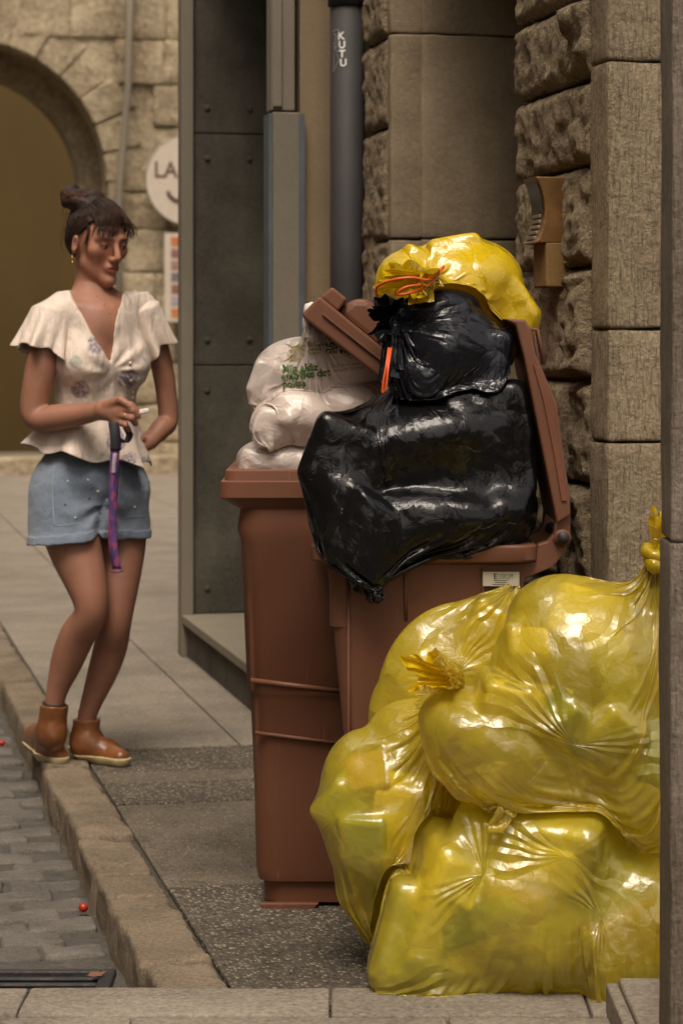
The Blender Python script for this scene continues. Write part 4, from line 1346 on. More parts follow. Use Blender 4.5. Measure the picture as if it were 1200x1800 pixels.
for body, px, py, sz, mt, ro, bo in (('Mila aldiz', 473, 662, 18, GPR, .06, .0007), ('erabiliko dut', 471, 679, 18, GPR, .10, .0007), ('poltsa', 474, 696, 18, GPR, .1, .0007),
        ('Farem', 563, 592, 17, GPR, .0, .0006), ('aquesta', 565, 607, 17, GPR, .0, .0006), ('mil vegades', 567, 622, 17, GPR, .03, .0006),
        ('Aprofitar les bosses', 486, 610, 9, LPR, .06, .0001), ('reutilitzar perque', 485, 619, 9, LPR, .07, .0001), ('paper. Ajuda-nos', 483, 628, 9, LPR, .08, .0001), ('reciclar.', 483, 637, 9, LPR, .05, .0001),
        ('Si dit em el nostre', 578, 652, 8, LPR, .1, 0), ('compost. Gracies', 582, 661, 8, LPR, .1, 0)):
    print_on(fw1, W1, body, px, py, sz, 5.2, mt, ro, bo, .92, bv=bv1)
bv3 = bvh_of(fw3)
for body, px, py, sz in (('a', 421, 790, 26), ('il', 430, 772, 22)):
    print_on(fw3, W3, body, px, py, sz, 5.2, GPR, .5, .0006, .9, bv=bv3)
# scrap of white kitchen paper by the neck
V, F = gridbox((.05, .03, .06), .008, .012, .014, 40, 4)
pp = add('paper_scrap', V + np.array(at(556, 560, 5.16)), F, m_plain('white_paper', (.62, .60, .56), .9, .1))
tag(pp, 'crumpled white paper scrap tucked under the tilted bin lid', 'paper')

# ---- black bags on the short bin
GB = 'black rubbish bags on the short bin'
pb2 = [('e', at(745, 765, 4.90), (.215, .17, .085), rview(0, 0, -6)), ('e', at(750, 900, 4.86), (.205, .16, .072), rview(0, 0, 4)), ('b', at(645, 935, 4.76), (.070, .06, .070), rview(0, 0, 35)), ('e', at(610, 885, 4.79), (.075, .08, .10), rview(0, 0, -12)), ('b', at(610, 805, 4.82), (.085, .08, .075), rview(0, 0, 20)),
       ('b', at(845, 735, 4.90), (.095, .12, .07), rview(0, 0, -8)), ('e', at(870, 890, 4.88), (.085, .14, .062), rview(0, 0, 0)), ('b', at(862, 800, 4.90), (.080, .12, .09), rview(0, 0, -6))]
bincol = lambda P: prim_sdf(P, [('b', cam2world(.1675, 4.93, .40), (.228, .180, .415), rview())])
lidcol = lambda P: prim_sdf(P, [('b', cam2world(.425, 4.93, 1.0), (.03, .17, .20), rview(0, 0, -9))])
B2, fb2, Xb2, NB2 = make_bag('rubbish_bag', 'large glossy black bag slumped over the rim of the short bin', 'bag', GB, at(750, 970, 4.85), pb2,
    at(700, 668, 4.92), at(604, 1022, 4.735), 1.08, 1.04, (.9, -.1, -.2), BLK, seed=41, suck=.0004, grav=.0002, tail=.0, colliders=[bincol, lidcol], steps=105, M=102, N=70)
pb1 = [('e', at(790, 610, 4.86), (.115, .11, .085), rview(0, 0, 5)), ('b', at(840, 625, 4.86), (.06, .08, .06), rview(0, 0, 10)), ('e', at(740, 660, 4.84), (.07, .08, .05), rview(0, 0, 10)), ('e', at(770, 545, 4.86), (.085, .08, .042), rview(0, 0, -5))]
B1, fb1, Xb1, NB1 = make_bag('rubbish_bag', 'small blue-black bag with ruffled neck and orange drawstring, under the yellow one', 'bag', GB, at(790, 690, 4.86), pb1,
    at(690, 572, 4.80), at(900, 650, 4.88), 1.08, 1.04, (.1, -.3, .9), BLU, seed=43, suck=.0004, grav=.0002, tail=.07, tail_dir=at(664, 575, 4.77) - at(690, 572, 4.80), colliders=[lambda P: prim_sdf(P, pb2, .012), lidcol], steps=105, M=80, N=51, ring=.026)
# ---- yellow bag on top, drawstring rosette facing the street
p5 = [('e', at(800, 505, 4.98), (.140, .13, .100), rview(0, 0, -12)), ('b', at(880, 550, 4.98), (.065, .08, .055), rview(0, 0, -35)), ('e', at(715, 500, 4.94), (.065, .09, .070), rview()), ('b', at(800, 455, 4.97), (.055, .07, .045), rview(0, 0, -10)), ('b', at(730, 470, 4.95), (.04, .06, .035), rview(0, 0, 30))]
Y5, f5, X5, N5 = make_bag('rubbish_bag', 'bright yellow bag with orange drawstring perched on top of the black bags', 'bag', GB + ' top', at(800, 600, 4.98), p5,
    at(745, 490, 4.835), at(950, 600, 5.02), 1.04, 1.03, (.2, -.2, .9), YEL2, seed=51, suck=.0003, grav=.0002, tail=.055, tail_dir=at(715, 488, 4.78) - at(745, 490, 4.84), colliders=[lambda P: prim_sdf(P, pb1, .012), lambda P: prim_sdf(P, pb2, .012), lidcol], steps=105, M=86, N=53, ring=.03)
del Y5['group']
def string(parent, pts, r_=.0028, name='drawstring'):
    tube(name, catmull([at(*p) for p in pts], 6), r_, RED, parent, 6)
string(Y5, [(665, 528, 4.79), (662, 505, 4.77), (690, 492, 4.735), (725, 488, 4.73), (750, 492, 4.75), (768, 480, 4.78), (779, 468, 4.80)])
string(Y5, [(779, 470, 4.80), (765, 490, 4.77), (745, 505, 4.75), (715, 516, 4.735), (698, 516, 4.735), (712, 505, 4.73), (740, 500, 4.74)])
string(B1, [(683, 612, 4.77), (679, 640, 4.74), (674, 668, 4.735), (672, 690, 4.735), (678, 680, 4.73), (682, 645, 4.735), (687, 612, 4.77)], .0026)

def ruffle(parent, base, to, r0, r1, pleats, mat, seed, name='gathered_neck', squash=.6):
    """crumpled open end of a bag above its tie"""
    base, to = np.array(base), np.array(to)
    ln = np.linalg.norm(to - base)
    ax = (to - base) / ln
    a = np.cross(ax, (0, 0, 1)); a /= np.linalg.norm(a)
    b = np.cross(a, ax)
    th = np.linspace(0, 2 * np.pi, 180, endpoint=False)
    rg = np.random.default_rng(seed)
    ph = rg.uniform(0, 6.28, 4)
    rows = []
    for i in range(18):
        v = i / 17
        fold = .42 * np.sin(pleats * th + ph[0] + 1.2 * np.sin(2 * th + ph[1])) + .22 * np.sin((2 * pleats + 3) * th + ph[2] + 3 * v)
        r_ = (r0 + (r1 - r0) * v ** .8) * (1 + fold * (.3 + .3 * v))
        d = ln * (v - .10 * v * v) + .18 * ln * v * np.sin(3 * th + ph[3]) + .05 * ln * v * np.sin(pleats * th)
        P = base + ax * d[:, None] + (r_ * np.cos(th))[:, None] * a + (squash * r_ * np.sin(th))[:, None] * b
        P += .006 * v * np.stack([fbm(P * 45 + k * 7, 3, seed + k) for k in range(3)], -1)
        rows.append(P)
    return bag_object(np.array(rows), mat, name, parent, 1)
ruffle(Y3, at(806, 1198, 4.47), at(742, 1178, 4.40), .016, .046, 6, YEL2, 4, squash=.8)
ruffle(Y5, at(752, 490, 4.84), at(705, 494, 4.755), .022, .060, 6, YEL2, 6, squash=.55)
ruffle(B1, at(712, 560, 4.82), at(674, 560, 4.76), .022, .040, 7, BLU, 9, squash=1.0)
ruffle(Y2, at(1163, 978, 4.44), at(1172, 898, 4.43), .014, .034, 5, YEL2, 12, squash=.7)

# cherry tomatoes on the road
def tomato(px, py, label):
    p = ground(px, py, RZ + .012)
    root = empty('cherry_tomato', (p.x, p.y, RZ))
    tag(root, label, 'tomato', 'cherry tomatoes dropped in the gutter')
    bm = bmesh.new(); bmesh.ops.create_uvsphere(bm, u_segments=20, v_segments=12, radius=.0115)
    bmesh.ops.scale(bm, vec=(1, 1, .94), verts=bm.verts); bmesh.ops.translate(bm, vec=(p.x, p.y, RZ + .0118), verts=bm.verts)
    bm_obj('fruit', bm, m_plain('tomato_skin', (.36, .028, .010), .3, .1), root, True)
    bm = bmesh.new()
    for k in range(5):
        a = k * 1.257
        v = [bm.verts.new((p.x + dx * math.cos(a) - dy * math.sin(a), p.y + dx * math.sin(a) + dy * math.cos(a), RZ + .0236 + h)) for dx, dy, h in ((0, -.001, 0), (.006, 0, .0005), (0, .001, 0))]
        bm.faces.new(v)
    bm_obj('calyx', bm, m_plain('calyx_green', (.06, .10, .02), .7), root)
tomato(147, 1595, 'red cherry tomato in the gutter near the drain grate')
tomato(4, 1306, "red cherry tomato on the road setts beside the woman's boots")

# a curled dry leaf by the grate
lp0 = ground(172, 1722, RZ)
V = [(-.022, 0, .004), (-.010, .009, .009), (.006, .010, .007), (.020, .002, .011), (.006, -.008, .004), (-.010, -.009, .003), (0, .001, .0)]
lf = add('dry_leaf', [Vector(v) + lp0 + Vector((0, 0, .006)) for v in V], [[0, 1, 6], [1, 2, 6], [2, 3, 6], [3, 4, 6], [4, 5, 6], [5, 0, 6]], m_plain('leaf_brown', (.16, .07, .035), .8, .3, 60))
tag(lf, 'curled brown dry leaf lying beside the drain grate', 'leaf')
# ------------------------------------------------------------------ the woman
import openvdb as vdb
WD = 6.95
WX0 = (140 - 600) / FPX * WD
def L(px, py, dy=0.0):
    d = WD + dy
    return np.array([(px - 600) / FPX * d - WX0, dy, CAM_H - (py - 620) / FPX * d])
def L2W(P):
    P = np.asarray(P, float)
    xc, zc = P[..., 0] + WX0, P[..., 1] + WD
    return np.stack([xc * _cy + zc * _sy, -xc * _sy + zc * _cy, P[..., 2]], -1)
class Vox:
    """signed-distance sculpture on a grid: rounded cones, ellipsoids, smooth joins and cuts"""
    def __init__(s, lo, hi, h):
        s.lo = np.asarray(lo, float); s.h = h
        s.n = np.ceil((np.asarray(hi) - s.lo) / h).astype(int) + 1
        s.A = np.full(s.n, .08, np.float32)
    def box(s, lo, hi):
        a = np.clip(np.floor((lo - s.lo) / s.h).astype(int), 0, s.n - 1)
        b = np.clip(np.ceil((hi - s.lo) / s.h).astype(int) + 1, 1, s.n)
        if (b <= a).any(): return None
        ax = [np.arange(a[i], b[i], dtype=np.float32) * s.h + s.lo[i] for i in range(3)]
        P = np.stack(np.meshgrid(*ax, indexing='ij'), -1)
        return tuple(slice(a[i], b[i]) for i in range(3)), P
    def put(s, got, d, k):
        sl, _ = got
        a = s.A[sl]
        if k > 0:
            h = np.clip(k - np.abs(a - d), 0, None) / k
            s.A[sl] = np.minimum(a, d) - h * h * k * .25
        else:
            s.A[sl] = np.minimum(a, d)
    def cone(s, a, b, ra, rb, k=.015):
        a, b = np.asarray(a, float), np.asarray(b, float)
        m = max(ra, rb) + k + .02
        got = s.box(np.minimum(a, b) - m, np.maximum(a, b) + m)
        if not got: return
        P = got[1]; ab = (b - a).astype(np.float32)
        t = np.clip(((P - a.astype(np.float32)) @ ab) / float(ab @ ab), 0, 1)
        d = np.sqrt(((P - a.astype(np.float32) - t[..., None] * ab) ** 2).sum(-1)) - (ra + (rb - ra) * t)
        s.put(got, d, k)
    def chain(s, pts, rads, k=.012):
        for (a, b, ra, rb) in zip(pts, pts[1:], rads, rads[1:]):
            s.cone(a, b, ra, rb, k)
    def limb(s, pts, rads, n=18, k=0.0):
        """tapering limb through the joints: a dense run of short rounded cones"""
        Q = np.c_[np.array(pts), np.array(rads)]
        E = np.r_[[2 * Q[0] - Q[1]], Q, [2 * Q[-1] - Q[-2]]]
        out = []
        for i in range(1, len(E) - 2):
            for j in range(n):
                t = j / n
                a, b, c, d = E[i - 1], E[i], E[i + 1], E[i + 2]
                out.append(.5 * (2 * b + (c - a) * t + (2 * a - 5 * b + 4 * c - d) * t * t + (3 * b - a - 3 * c + d) * t ** 3))
        out.append(Q[-1])
        for a, b in zip(out, out[1:]):
            s.cone(a[:3], b[:3], a[3], b[3], k)
    def ell_d(s, P, c, r, M):
        q = (P - np.asarray(c, np.float32)) @ np.asarray(M, np.float32)
        r = np.asarray(r, np.float32)
        k0 = np.sqrt(((q / r) ** 2).sum(-1)) + 1e-6
        k1 = np.sqrt(((q / (r * r)) ** 2).sum(-1)) + 1e-6
        return k0 * (k0 - 1) / k1
    def ell(s, c, r, M=np.eye(3), k=.02):
        m = max(r) + k + .02
        got = s.box(np.asarray(c) - m, np.asarray(c) + m)
        if got: s.put(got, s.ell_d(got[1], c, r, M), k)
    def cut_ell(s, c, r, M=np.eye(3), k=.008):
        m = max(r) + k + .01
        got = s.box(np.asarray(c) - m, np.asarray(c) + m)
        if not got: return
        d = -s.ell_d(got[1], c, r, M)
        a = s.A[got[0]]
        h = np.clip(k - np.abs(a - d), 0, None) / k
        s.A[got[0]] = np.maximum(a, d) + h * h * k * .25
    def cut(s, fn):
        """keep where fn(P) < 0"""
        got = s.box(s.lo, s.lo + s.n * s.h)
        s.A = np.maximum(s.A, fn(got[1]).astype(np.float32))
    def bump(s, fn):
        near = np.abs(s.A) < .03
        idx = np.argwhere(near)
        s.A[near] += fn(idx * s.h + s.lo).astype(np.float32)
    def mesh(s):
        g = vdb.FloatGrid(.08)
        g.copyFromArray(s.A)
        P, Q = g.convertToQuads(isovalue=0.0)
        P = np.asarray(P, float) * s.h + s.lo
        return P, np.asarray(Q)[:, ::-1]
def yawm(a):   # columns: side (her left), forward, up for a figure turned a degrees towards picture right
    a = R(a)
    return np.array([[math.cos(a), math.sin(a), 0], [math.sin(a), -math.cos(a), 0], [0, 0, 1]])
TM = yawm(33)
TS, TF, UP = TM[:, 0], TM[:, 1], TM[:, 2]
HY, HP = R(40), R(14)
HF = np.array([math.sin(HY) * math.cos(HP), -math.cos(HY) * math.cos(HP), -math.sin(HP)])
HS = np.array([math.cos(HY), math.sin(HY), 0])
HU = np.cross(HS, HF); HU = HU if HU[2] > 0 else -HU
HM = np.stack([HS, HF, HU], 1)
HC = L(173, 424, 0)
def H(s_, f_, u_): return HC + HS * s_ + HF * f_ + HU * u_
def T(c, s_, f_, u_): return c + TS * s_ + TF * f_ + UP * u_

vx = Vox((-.26, -.36, -.03), (.36, .26, 1.74), .0032)
# neck, trunk
vx.cone(H(0, -.034, -.04), L(161, 528, .02), .040, .047, .012)
CH = L(166, 605, .0)
vx.ell(CH, (.140, .098, .150), TM, .03)
vx.cone(L(112, 545, -.065), L(238, 538, .075), .040, .038, .05)
vx.cone(L(163, 530, .015), T(L(166, 570, 0), 0, .02, 0), .052, .08, .05)
for sd in (-1, 1):
    vx.ell(T(L(166, 640, 0), sd * .068, .062, 0), (.060, .058, .060), TM, .04)
    # collar bones
    vx.cone(T(L(168, 545, 0), sd * .02, .075, -.002), T(L(168, 545, 0), sd * .13, .035, .012), .009, .009, .02)
vx.ell(L(168, 715, 0), (.108, .084, .12), TM, .05)
vx.ell(L(157, 850, 0), (.150, .108, .11), TM, .05)
# legs
kR, aR_ = L(161, 1066, -.12), L(98, 1228, -.03)
kL, aL_ = L(205, 1086, -.02), L(154, 1258, .05)
vx.limb([L(110, 880, -.05), L(133, 965, -.08), kR, L(136, 1118, -.075), L(119, 1160, -.05), aR_, L(94, 1300, -.02)], [.092, .076, .049, .051, .047, .029, .034])
vx.limb([L(207, 880, .05), L(214, 965, .03), kL, L(195, 1135, .02), L(182, 1178, .03), aL_, L(152, 1310, .05)], [.088, .069, .046, .049, .0445, .028, .033])
# near arm and hand
sR, eR_, wR = L(86, 562, -.09), L(62, 728, -.12), L(183, 721, -.215)
vx.limb([sR, L(73, 640, -.11), eR_, L(108, 733, -.155), wR], [.046, .045, .039, .037, .0245])
# far arm, hand resting behind the hip
sL, eL_, wL = L(258, 556, .09), L(296, 732, .125), L(263, 775, .055)
vx.limb([sL, L(284, 640, .115), eL_, L(283, 754, .095), wL], [.040, .033, .030, .031, .024])
for _ in range(2):           # soften the limbs before the fine features go on
    for ax_ in range(3):
        vx.A = (np.roll(vx.A, 1, ax_) + 2 * vx.A + np.roll(vx.A, -1, ax_)) * .25
# head
vx.ell(H(0, -.014, .030), (.073, .092, .086), HM, .012)
vx.ell(H(0, .018, -.030), (.054, .070, .080), HM, .03)
vx.cone(H(-.040, .020, -.062), H(0, .079, -.098), .017, .0165, .022)
vx.cone(H(.040, .020, -.062), H(0, .079, -.098), .017, .0165, .022)
for sd in (-1, 1):
    vx.ell(H(sd * .040, .058, -.016), (.022, .020, .020), HM, .025)
    vx.cone(H(sd * .012, .086, .026), H(sd * .046, .066, .022), .009, .008, .015)
    vx.cut_ell(H(sd * .031, .100, .004), (.017, .018, .010), HM, .012)
    vx.ell(H(sd * .031, .073, .002), (.0135, .0135, .0125), HM, .003)
    vx.ell(H(sd * .074, -.008, -.012), (.008, .018, .030), HM @ np.array(rotm(0, 0, sd * -20)), .006)
    vx.cut_ell(H(sd * .082, .000, -.010), (.006, .009, .016), HM, .004)
    vx.ell(H(sd * .0115, .097, -.034), (.0075, .011, .0075), HM, .006)
vx.cone(H(0, .088, .016), H(0, .110, -.026), .0075, .0095, .010)
vx.ell(H(0, .086, -.060), (.024, .014, .018), HM, .012)
vx.ell(H(0, .096, -.0565), (.018, .0065, .0045), HM, .004)
vx.ell(H(0, .0955, -.0675), (.0165, .0070, .0055), HM, .004)
vx.cut_ell(H(0, .104, -.0622), (.021, .008, .0016), HM, .003)
kn = [L(213, 709, -.245), L(217, 719, -.258), L(214, 730, -.258), L(207, 741, -.250)]
for q, rr in zip(kn, (.0135, .014, .0135, .012)):
    vx.cone(wR, q, .022, rr, .012)
F_ = [[kn[0], L(230, 712, -.262), L(243, 722, -.265)], [kn[1], L(234, 722, -.285), L(243, 732, -.280)], [kn[2], L(231, 735, -.288), L(238, 745, -.275)], [kn[3], L(221, 747, -.278), L(227, 756, -.265)]]
for ch, r0 in zip(F_, (.0100, .0100, .0096, .0086)):
    vx.chain(ch, [r0 * 1.1, r0, r0 * .82], .004)
vx.chain([L(190, 712, -.235), L(212, 703, -.262), L(230, 714, -.282), L(244, 724, -.278)], [.016, .0115, .0100, .0078], .006)
hb = L(245, 788, .03)
vx.cone(wL, hb, .024, .020, .012)
for k in range(4):
    vx.chain([hb, L(232 - k, 783 + 7 * k, .02), L(222, 786 + 7 * k, .03)], [.011, .009, .0075], .004)
vx.chain([wL, L(248, 772, .02), L(238, 770, .01)], [.014, .011, .009], .005)
P, Q = vx.mesh()
me = mesh_from('person', L2W(P), Q)
# skin tint: lips, lids, nails, knees (own skin colours); face light, mouth and nostril shade painted in
def hl(P):
    q = P - HC
    return q @ HS, q @ HF, q @ HU
s_, f_, u_ = hl(P)
tint = np.ones((len(P), 4), np.float32)
def blend(mask, c):
    tint[:, :3] = tint[:, :3] * (1 - mask[:, None]) + np.array(c) * mask[:, None]
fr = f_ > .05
lip = fr * smoothstep(1.15, .8, np.sqrt((s_ / .020) ** 2 + ((u_ + .062) / .0115) ** 2))
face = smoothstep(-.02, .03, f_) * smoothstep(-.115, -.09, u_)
blend(face, (1.28, 1.22, 1.20))  # lifts the face: light falling on it, put into the tint
blend(lip, (.95, .62, .62))
blend(fr * smoothstep(1.2, .6, np.sqrt((s_ / .018) ** 2 + ((u_ + .0622) / .0018) ** 2)) * .9, (.35, .16, .14))  # shade in the parting of the lips, put into the colour
for sd in (-1, 1):
    e = np.sqrt(((s_ - sd * .031) / .019) ** 2 + ((u_ - .004) / .011) ** 2)
    blend(fr * smoothstep(1.3, .6, e) * .45, (.80, .68, .72))
    lash = np.sqrt(((s_ - sd * .031) / .0165) ** 2 + ((u_ - .0030 + .003 * ((s_ - sd * .031) / .0165) ** 2) / .0021) ** 2)
    blend(fr * smoothstep(1.25, .7, lash), (.05, .035, .03))
    eyo = np.sqrt(((s_ - sd * .031) / .0130) ** 2 + ((u_ + .0015) / .0036) ** 2)
    blend(fr * smoothstep(1.2, .8, eyo) * .8, (1.15, 1.25, 1.35))
    iri = np.sqrt(((s_ - sd * .031 - .003) / .0050) ** 2 + ((u_ + .0022) / .0040) ** 2)
    blend(fr * smoothstep(1.2, .8, iri), (.12, .09, .08))
    bro = np.sqrt(((s_ - sd * .031) / .020) ** 2 + ((u_ - .0225 + .0 * s_) / .0035) ** 2)
    blend(fr * smoothstep(1.3, .6, bro) * .75, (.22, .15, .12))
    blend(fr * smoothstep(1.4, .2, np.sqrt(((s_ - sd * .040) / .022) ** 2 + ((u_ + .022) / .018) ** 2)) * .35, (1.12, .74, .68))
    blend(fr * smoothstep(1.2, .5, np.sqrt(((s_ - sd * .0085) / .0042) ** 2 + ((u_ + .0385) / .003) ** 2)), (.30, .14, .11))  # dark spot painted for the shade inside the nostril
for q in (F_[0][2], F_[1][2], L(244, 724, -.282)):
    blend(smoothstep(.007, .004, np.linalg.norm(P - q - np.array((.004, -.005, .003)), axis=1)) * .6, (1.2, .85, .95))
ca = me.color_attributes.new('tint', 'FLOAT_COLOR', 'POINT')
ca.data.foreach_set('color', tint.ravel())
def m_skin():
    t = NT('tanned_skin')
    at_ = t.n('Attribute', attribute_name='tint')
    c = t.ramp(t.noise(9, 5, .6), [(.3, (.27, .124, .077)), (.7, (.335, .168, .108))])
    c = t.mix(t.ramp(t.noise(120, 3), [(.5, 0.0), (.75, .35)]), c, (.27, .10, .06))
    c = t.mix(t.ramp(t.noise(17, 3), [(.4, 0.0), (.7, .35)]), c, (.44, .20, .14))
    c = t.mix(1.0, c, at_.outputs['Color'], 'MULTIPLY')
    n = t.bump(t.noise(420, 4, .6), .0006)
    return t.done(t.bsdf(c, .46, n, Subsurface_Weight=.12, Subsurface_Scale=.012, Specular_IOR_Level=.42))
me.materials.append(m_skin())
person = link('person', me)
tag(person, 'woman in floral blouse, denim shorts and tan boots standing on the kerb', 'person')
def wearable(name, v, mat, parent=person, smooth_iter=0):
    P, Q = v.mesh()
    return add(name, L2W(P), Q, mat, parent)
def sheet(name, G, mat, closed=True, parent=person, thick=.0018, sub=1):
    r_, m_, _ = G.shape
    Fc = grid_faces(r_, m_)
    if not closed:
        Fc = np.array([f for f in Fc if not (f[0] % m_ == m_ - 1)])
    o = add(name, L2W(G.reshape(-1, 3)), Fc, mat, parent)
    so = o.modifiers.new('thickness', 'SOLIDIFY'); so.thickness = thick; so.offset = 0
    if sub:
        sb = o.modifiers.new('smooth', 'SUBSURF'); sb.levels = sb.render_levels = sub
    return o

# ---- blouse
def m_blouse():
    t = NT('floral_satin')
    p = t.mapping(t.pos(), (1, .6, 1))
    base = t.ramp(t.noise(6, 4), [(.3, (.66, .545, .455)), (.7, (.76, .65, .55))])
    def sprig(scale, loc, lo, hi):
        v = t.mapping(p, loc=loc)
        nd = t.n('TexVoronoi'); t.put(nd.inputs['Vector'], v); nd.inputs['Scale'].default_value = scale
        return nd.outputs['Distance'], nd.outputs['Color']
    d1, c1 = sprig(9.5, (0, 0, 0), 0, 0)
    d1 = t.math('ADD', d1, t.math('MULTIPLY', t.math('SUBTRACT', t.noise(38, 2), .5), .28))
    sep = t.n('SeparateColor'); t.put(sep.inputs[0], c1)
    keep = t.ramp(sep.outputs[0], [(.22, 0.0), (.26, 1.0)])
    blob = t.math('MULTIPLY', t.ramp(d1, [(.25, 1.0), (.31, 0.0)]), keep)
    pet = t.voro(105, p)
    petm = t.math('MULTIPLY', t.ramp(pet, [(.22, 0.0), (.34, 1.0), (.52, 1.0), (.6, .1)]), blob)
    col = t.mix(t.math('MULTIPLY', blob, .5), base, (.36, .30, .36))
    col = t.mix(t.math('MULTIPLY', petm, .85), col, (.145, .105, .15))
    d2, c2 = sprig(9.5, (.055, .02, .045), 0, 0)
    sep2 = t.n('SeparateColor'); t.put(sep2.inputs[0], c2)
    k2 = t.ramp(sep2.outputs[1], [(.35, 0.0), (.4, 1.0)])
    w = t.noise(30, 2)
    leaf = t.math('MULTIPLY', t.ramp(t.math('ADD', d2, t.math('MULTIPLY', t.math('SUBTRACT', w, .5), .35)), [(.14, 1.0), (.2, 0.0)]), k2)
    col = t.mix(t.math('MULTIPLY', leaf, .62), col, (.27, .31, .235))
    h = t.math('ADD', t.noise(300, 2), t.math('MULTIPLY', t.noise(24, 4, .6, t.mapping(p, (1, 1, .4))), 6.0))
    return t.done(t.bsdf(col, .42, t.bump(h, .0022), Specular_IOR_Level=.5, Sheen_Weight=.15))
BLO = m_blouse()
vb = Vox((-.24, -.26, .95), (.28, .24, 1.46), .0036)
G_ = .010
vb.ell(CH, (.140 + G_, .098 + G_, .150), TM, 0)
vb.cone(L(112, 545, -.065), L(238, 538, .075), .040 + G_, .038 + G_, .05)
vb.cone(L(112, 545, -.065), L(92, 560, -.088), .048, .053, .02)
vb.cone(L(238, 538, .075), L(258, 556, .09), .052, .052, .02)
vb.cone(L(163, 520, .015), T(L(166, 570, 0), 0, .02, 0), .06 + G_, .08 + G_, .05)
for sd in (-1, 1):
    vb.ell(T(L(166, 640, 0), sd * .068, .062, 0), (.062 + G_, .060 + G_, .062 + G_), TM, .05)
vb.ell(L(168, 712, 0), (.110 + G_, .086 + G_, .13), TM, .05)
V1, V2_, V0 = L(122, 505, 0), L(219, 503, 0), L(198, 634, 0)
def vneck(P):
    x, y, z = P[..., 0], P[..., 1], P[..., 2]
    def side(a, b):
        n = np.array([-(b[2] - a[2]), b[0] - a[0]]); n /= np.linalg.norm(n)
        return (x - a[0]) * n[0] + (z - a[2]) * n[1]
    l1 = side(V0, V1)      # > 0 on one side
    l2 = side(V2_, V0)
    fw = (P - CH.astype(np.float32)) @ TF.astype(np.float32)
    inside = np.minimum(np.minimum(l1 * (1 if side_sign1 > 0 else -1), l2 * (1 if side_sign2 > 0 else -1)), fw + .02)
    # drape lines: from the button front outwards
    return np.maximum(inside, z - L(163, 512, 0)[2])
probe = np.array([[[L(190, 540, 0)]]])
side_sign1 = side_sign2 = 1
def _sgn(a, b, p):
    n = np.array([-(b[2] - a[2]), b[0] - a[0]])
    return (p[0] - a[0]) * n[0] + (p[2] - a[2]) * n[1]
pr_ = L(190, 540, 0)
side_sign1, side_sign2 = _sgn(V0, V1, pr_), _sgn(V2_, V0, pr_)
vb.cut(vneck)
vb.cut(lambda P: L(168, 735, 0)[2] - P[..., 2])
bc = L(199, 655, -.1)
def folds(Pw):
    dx, dz = Pw[:, 0] - bc[0], Pw[:, 2] - bc[2]
    a = np.arctan2(dz, dx); r_ = np.hypot(dx, dz)
    front = smoothstep(.02, -.04, Pw[:, 1])
    w = np.sin(a * 9 + 5 * fbm(Pw * 9, 2, 5)) * smoothstep(.015, .05, r_) * smoothstep(.15, .05, r_)
    return -.0032 * w * front - .006 * fbm(Pw * np.array([26, 26, 9]), 3, 8)
vb.bump(folds)
blouse = wearable('blouse', vb, BLO)
# peplum below the waist
u = np.linspace(0, 2 * np.pi, 128, endpoint=False)
rows = []
cw_, ch_ = L(168, 708, 0), L(158, 800, .0)
for i in range(17):
    v = i / 16
    fl = v ** 1.15
    ru = 1 + fl * (.095 * np.sin(6 * u + .7) + .06 * np.sin(11 * u + 2.1))
    rs = (.117 + (.183 - .117) * fl) * ru
    rf = (.095 + (.150 - .095) * fl) * ru
    ctr = cw_ * (1 - v) + ch_ * v
    xy = ctr[None] + (rs * np.cos(u))[:, None] * TS + (rf * np.sin(u))[:, None] * TF
    xy[:, 2] = ctr[2] + v * (.030 * np.cos(u + 2.6) - .010 * np.sin(7 * u + .7))
    rows.append(xy)
sheet('peplum', np.array(rows), BLO, parent=blouse)
# flutter sleeves
def sleeve(top, axis_end, inward, r0, r1, L0, seed, ph):
    ax = axis_end - top; ax /= np.linalg.norm(ax)
    iw = np.asarray(inward, float); iw = iw - ax * (iw @ ax); iw /= np.linalg.norm(iw)
    ot = np.cross(ax, iw)
    rows = []
    for i in range(15):
        v = i / 14
        ru = 1 + v ** 1.4 * (.15 * np.sin(6 * u + ph) + .10 * np.sin(11 * u + seed))
        rr = (r0 + (r1 - r0) * v ** .9) * ru
        lift = .03 * (1 - v) * np.cos(u)                 # seam leans over the shoulder
        ln = L0 * (1 + .42 * np.clip(np.cos(u), 0, 1) ** 1.5 + .05 * np.sin(6 * u + ph))
        rows.append(top + ax * (v * ln - .0)[:, None] + (rr * np.cos(u))[:, None] * iw + (rr * np.sin(u))[:, None] * ot + np.array([0, 0, 1]) * 0)
    # close the crown of the sleeve
    rows = [rows[0] * .02 + (top - ax * .058) * .98, rows[0] * .5 + (top - ax * .050) * .5, rows[0] * .85 + (top - ax * .030) * .15] + rows
    return np.array(rows)
sheet('sleeve', sleeve(L(93, 548, -.075), L(68, 640, -.11), TS, .060, .077, .125, 1.0, .4), BLO, parent=blouse)
sheet('sleeve', sleeve(L(245, 541, .076), L(279, 640, .11), -TS, .060, .067, .125, 2.0, 1.9), BLO, parent=blouse)
for k in range(7):
    p = L(199 + .4 * k, 640 + 11 * k, 0)
    hit = None
    bm = bmesh.new(); bmesh.ops.create_uvsphere(bm, u_segments=10, v_segments=6, radius=.0055)
    yb_ = p + TF * (.136 if k < 4 else .118)
    # sit the button on the cloth
    if k == 0: bvb = bvh_of(blouse)
    o_ = Vector(L2W(L(199 + .3 * k, 640 + 11 * k, -.6)))
    h_ = bvb.ray_cast(o_, FWD)
    if h_[0] is not None:
        bmesh.ops.translate(bm, vec=h_[0] - FWD * .002, verts=bm.verts)
        bm_obj('button', bm, BLO, blouse, True)
    else:
        bm.free()

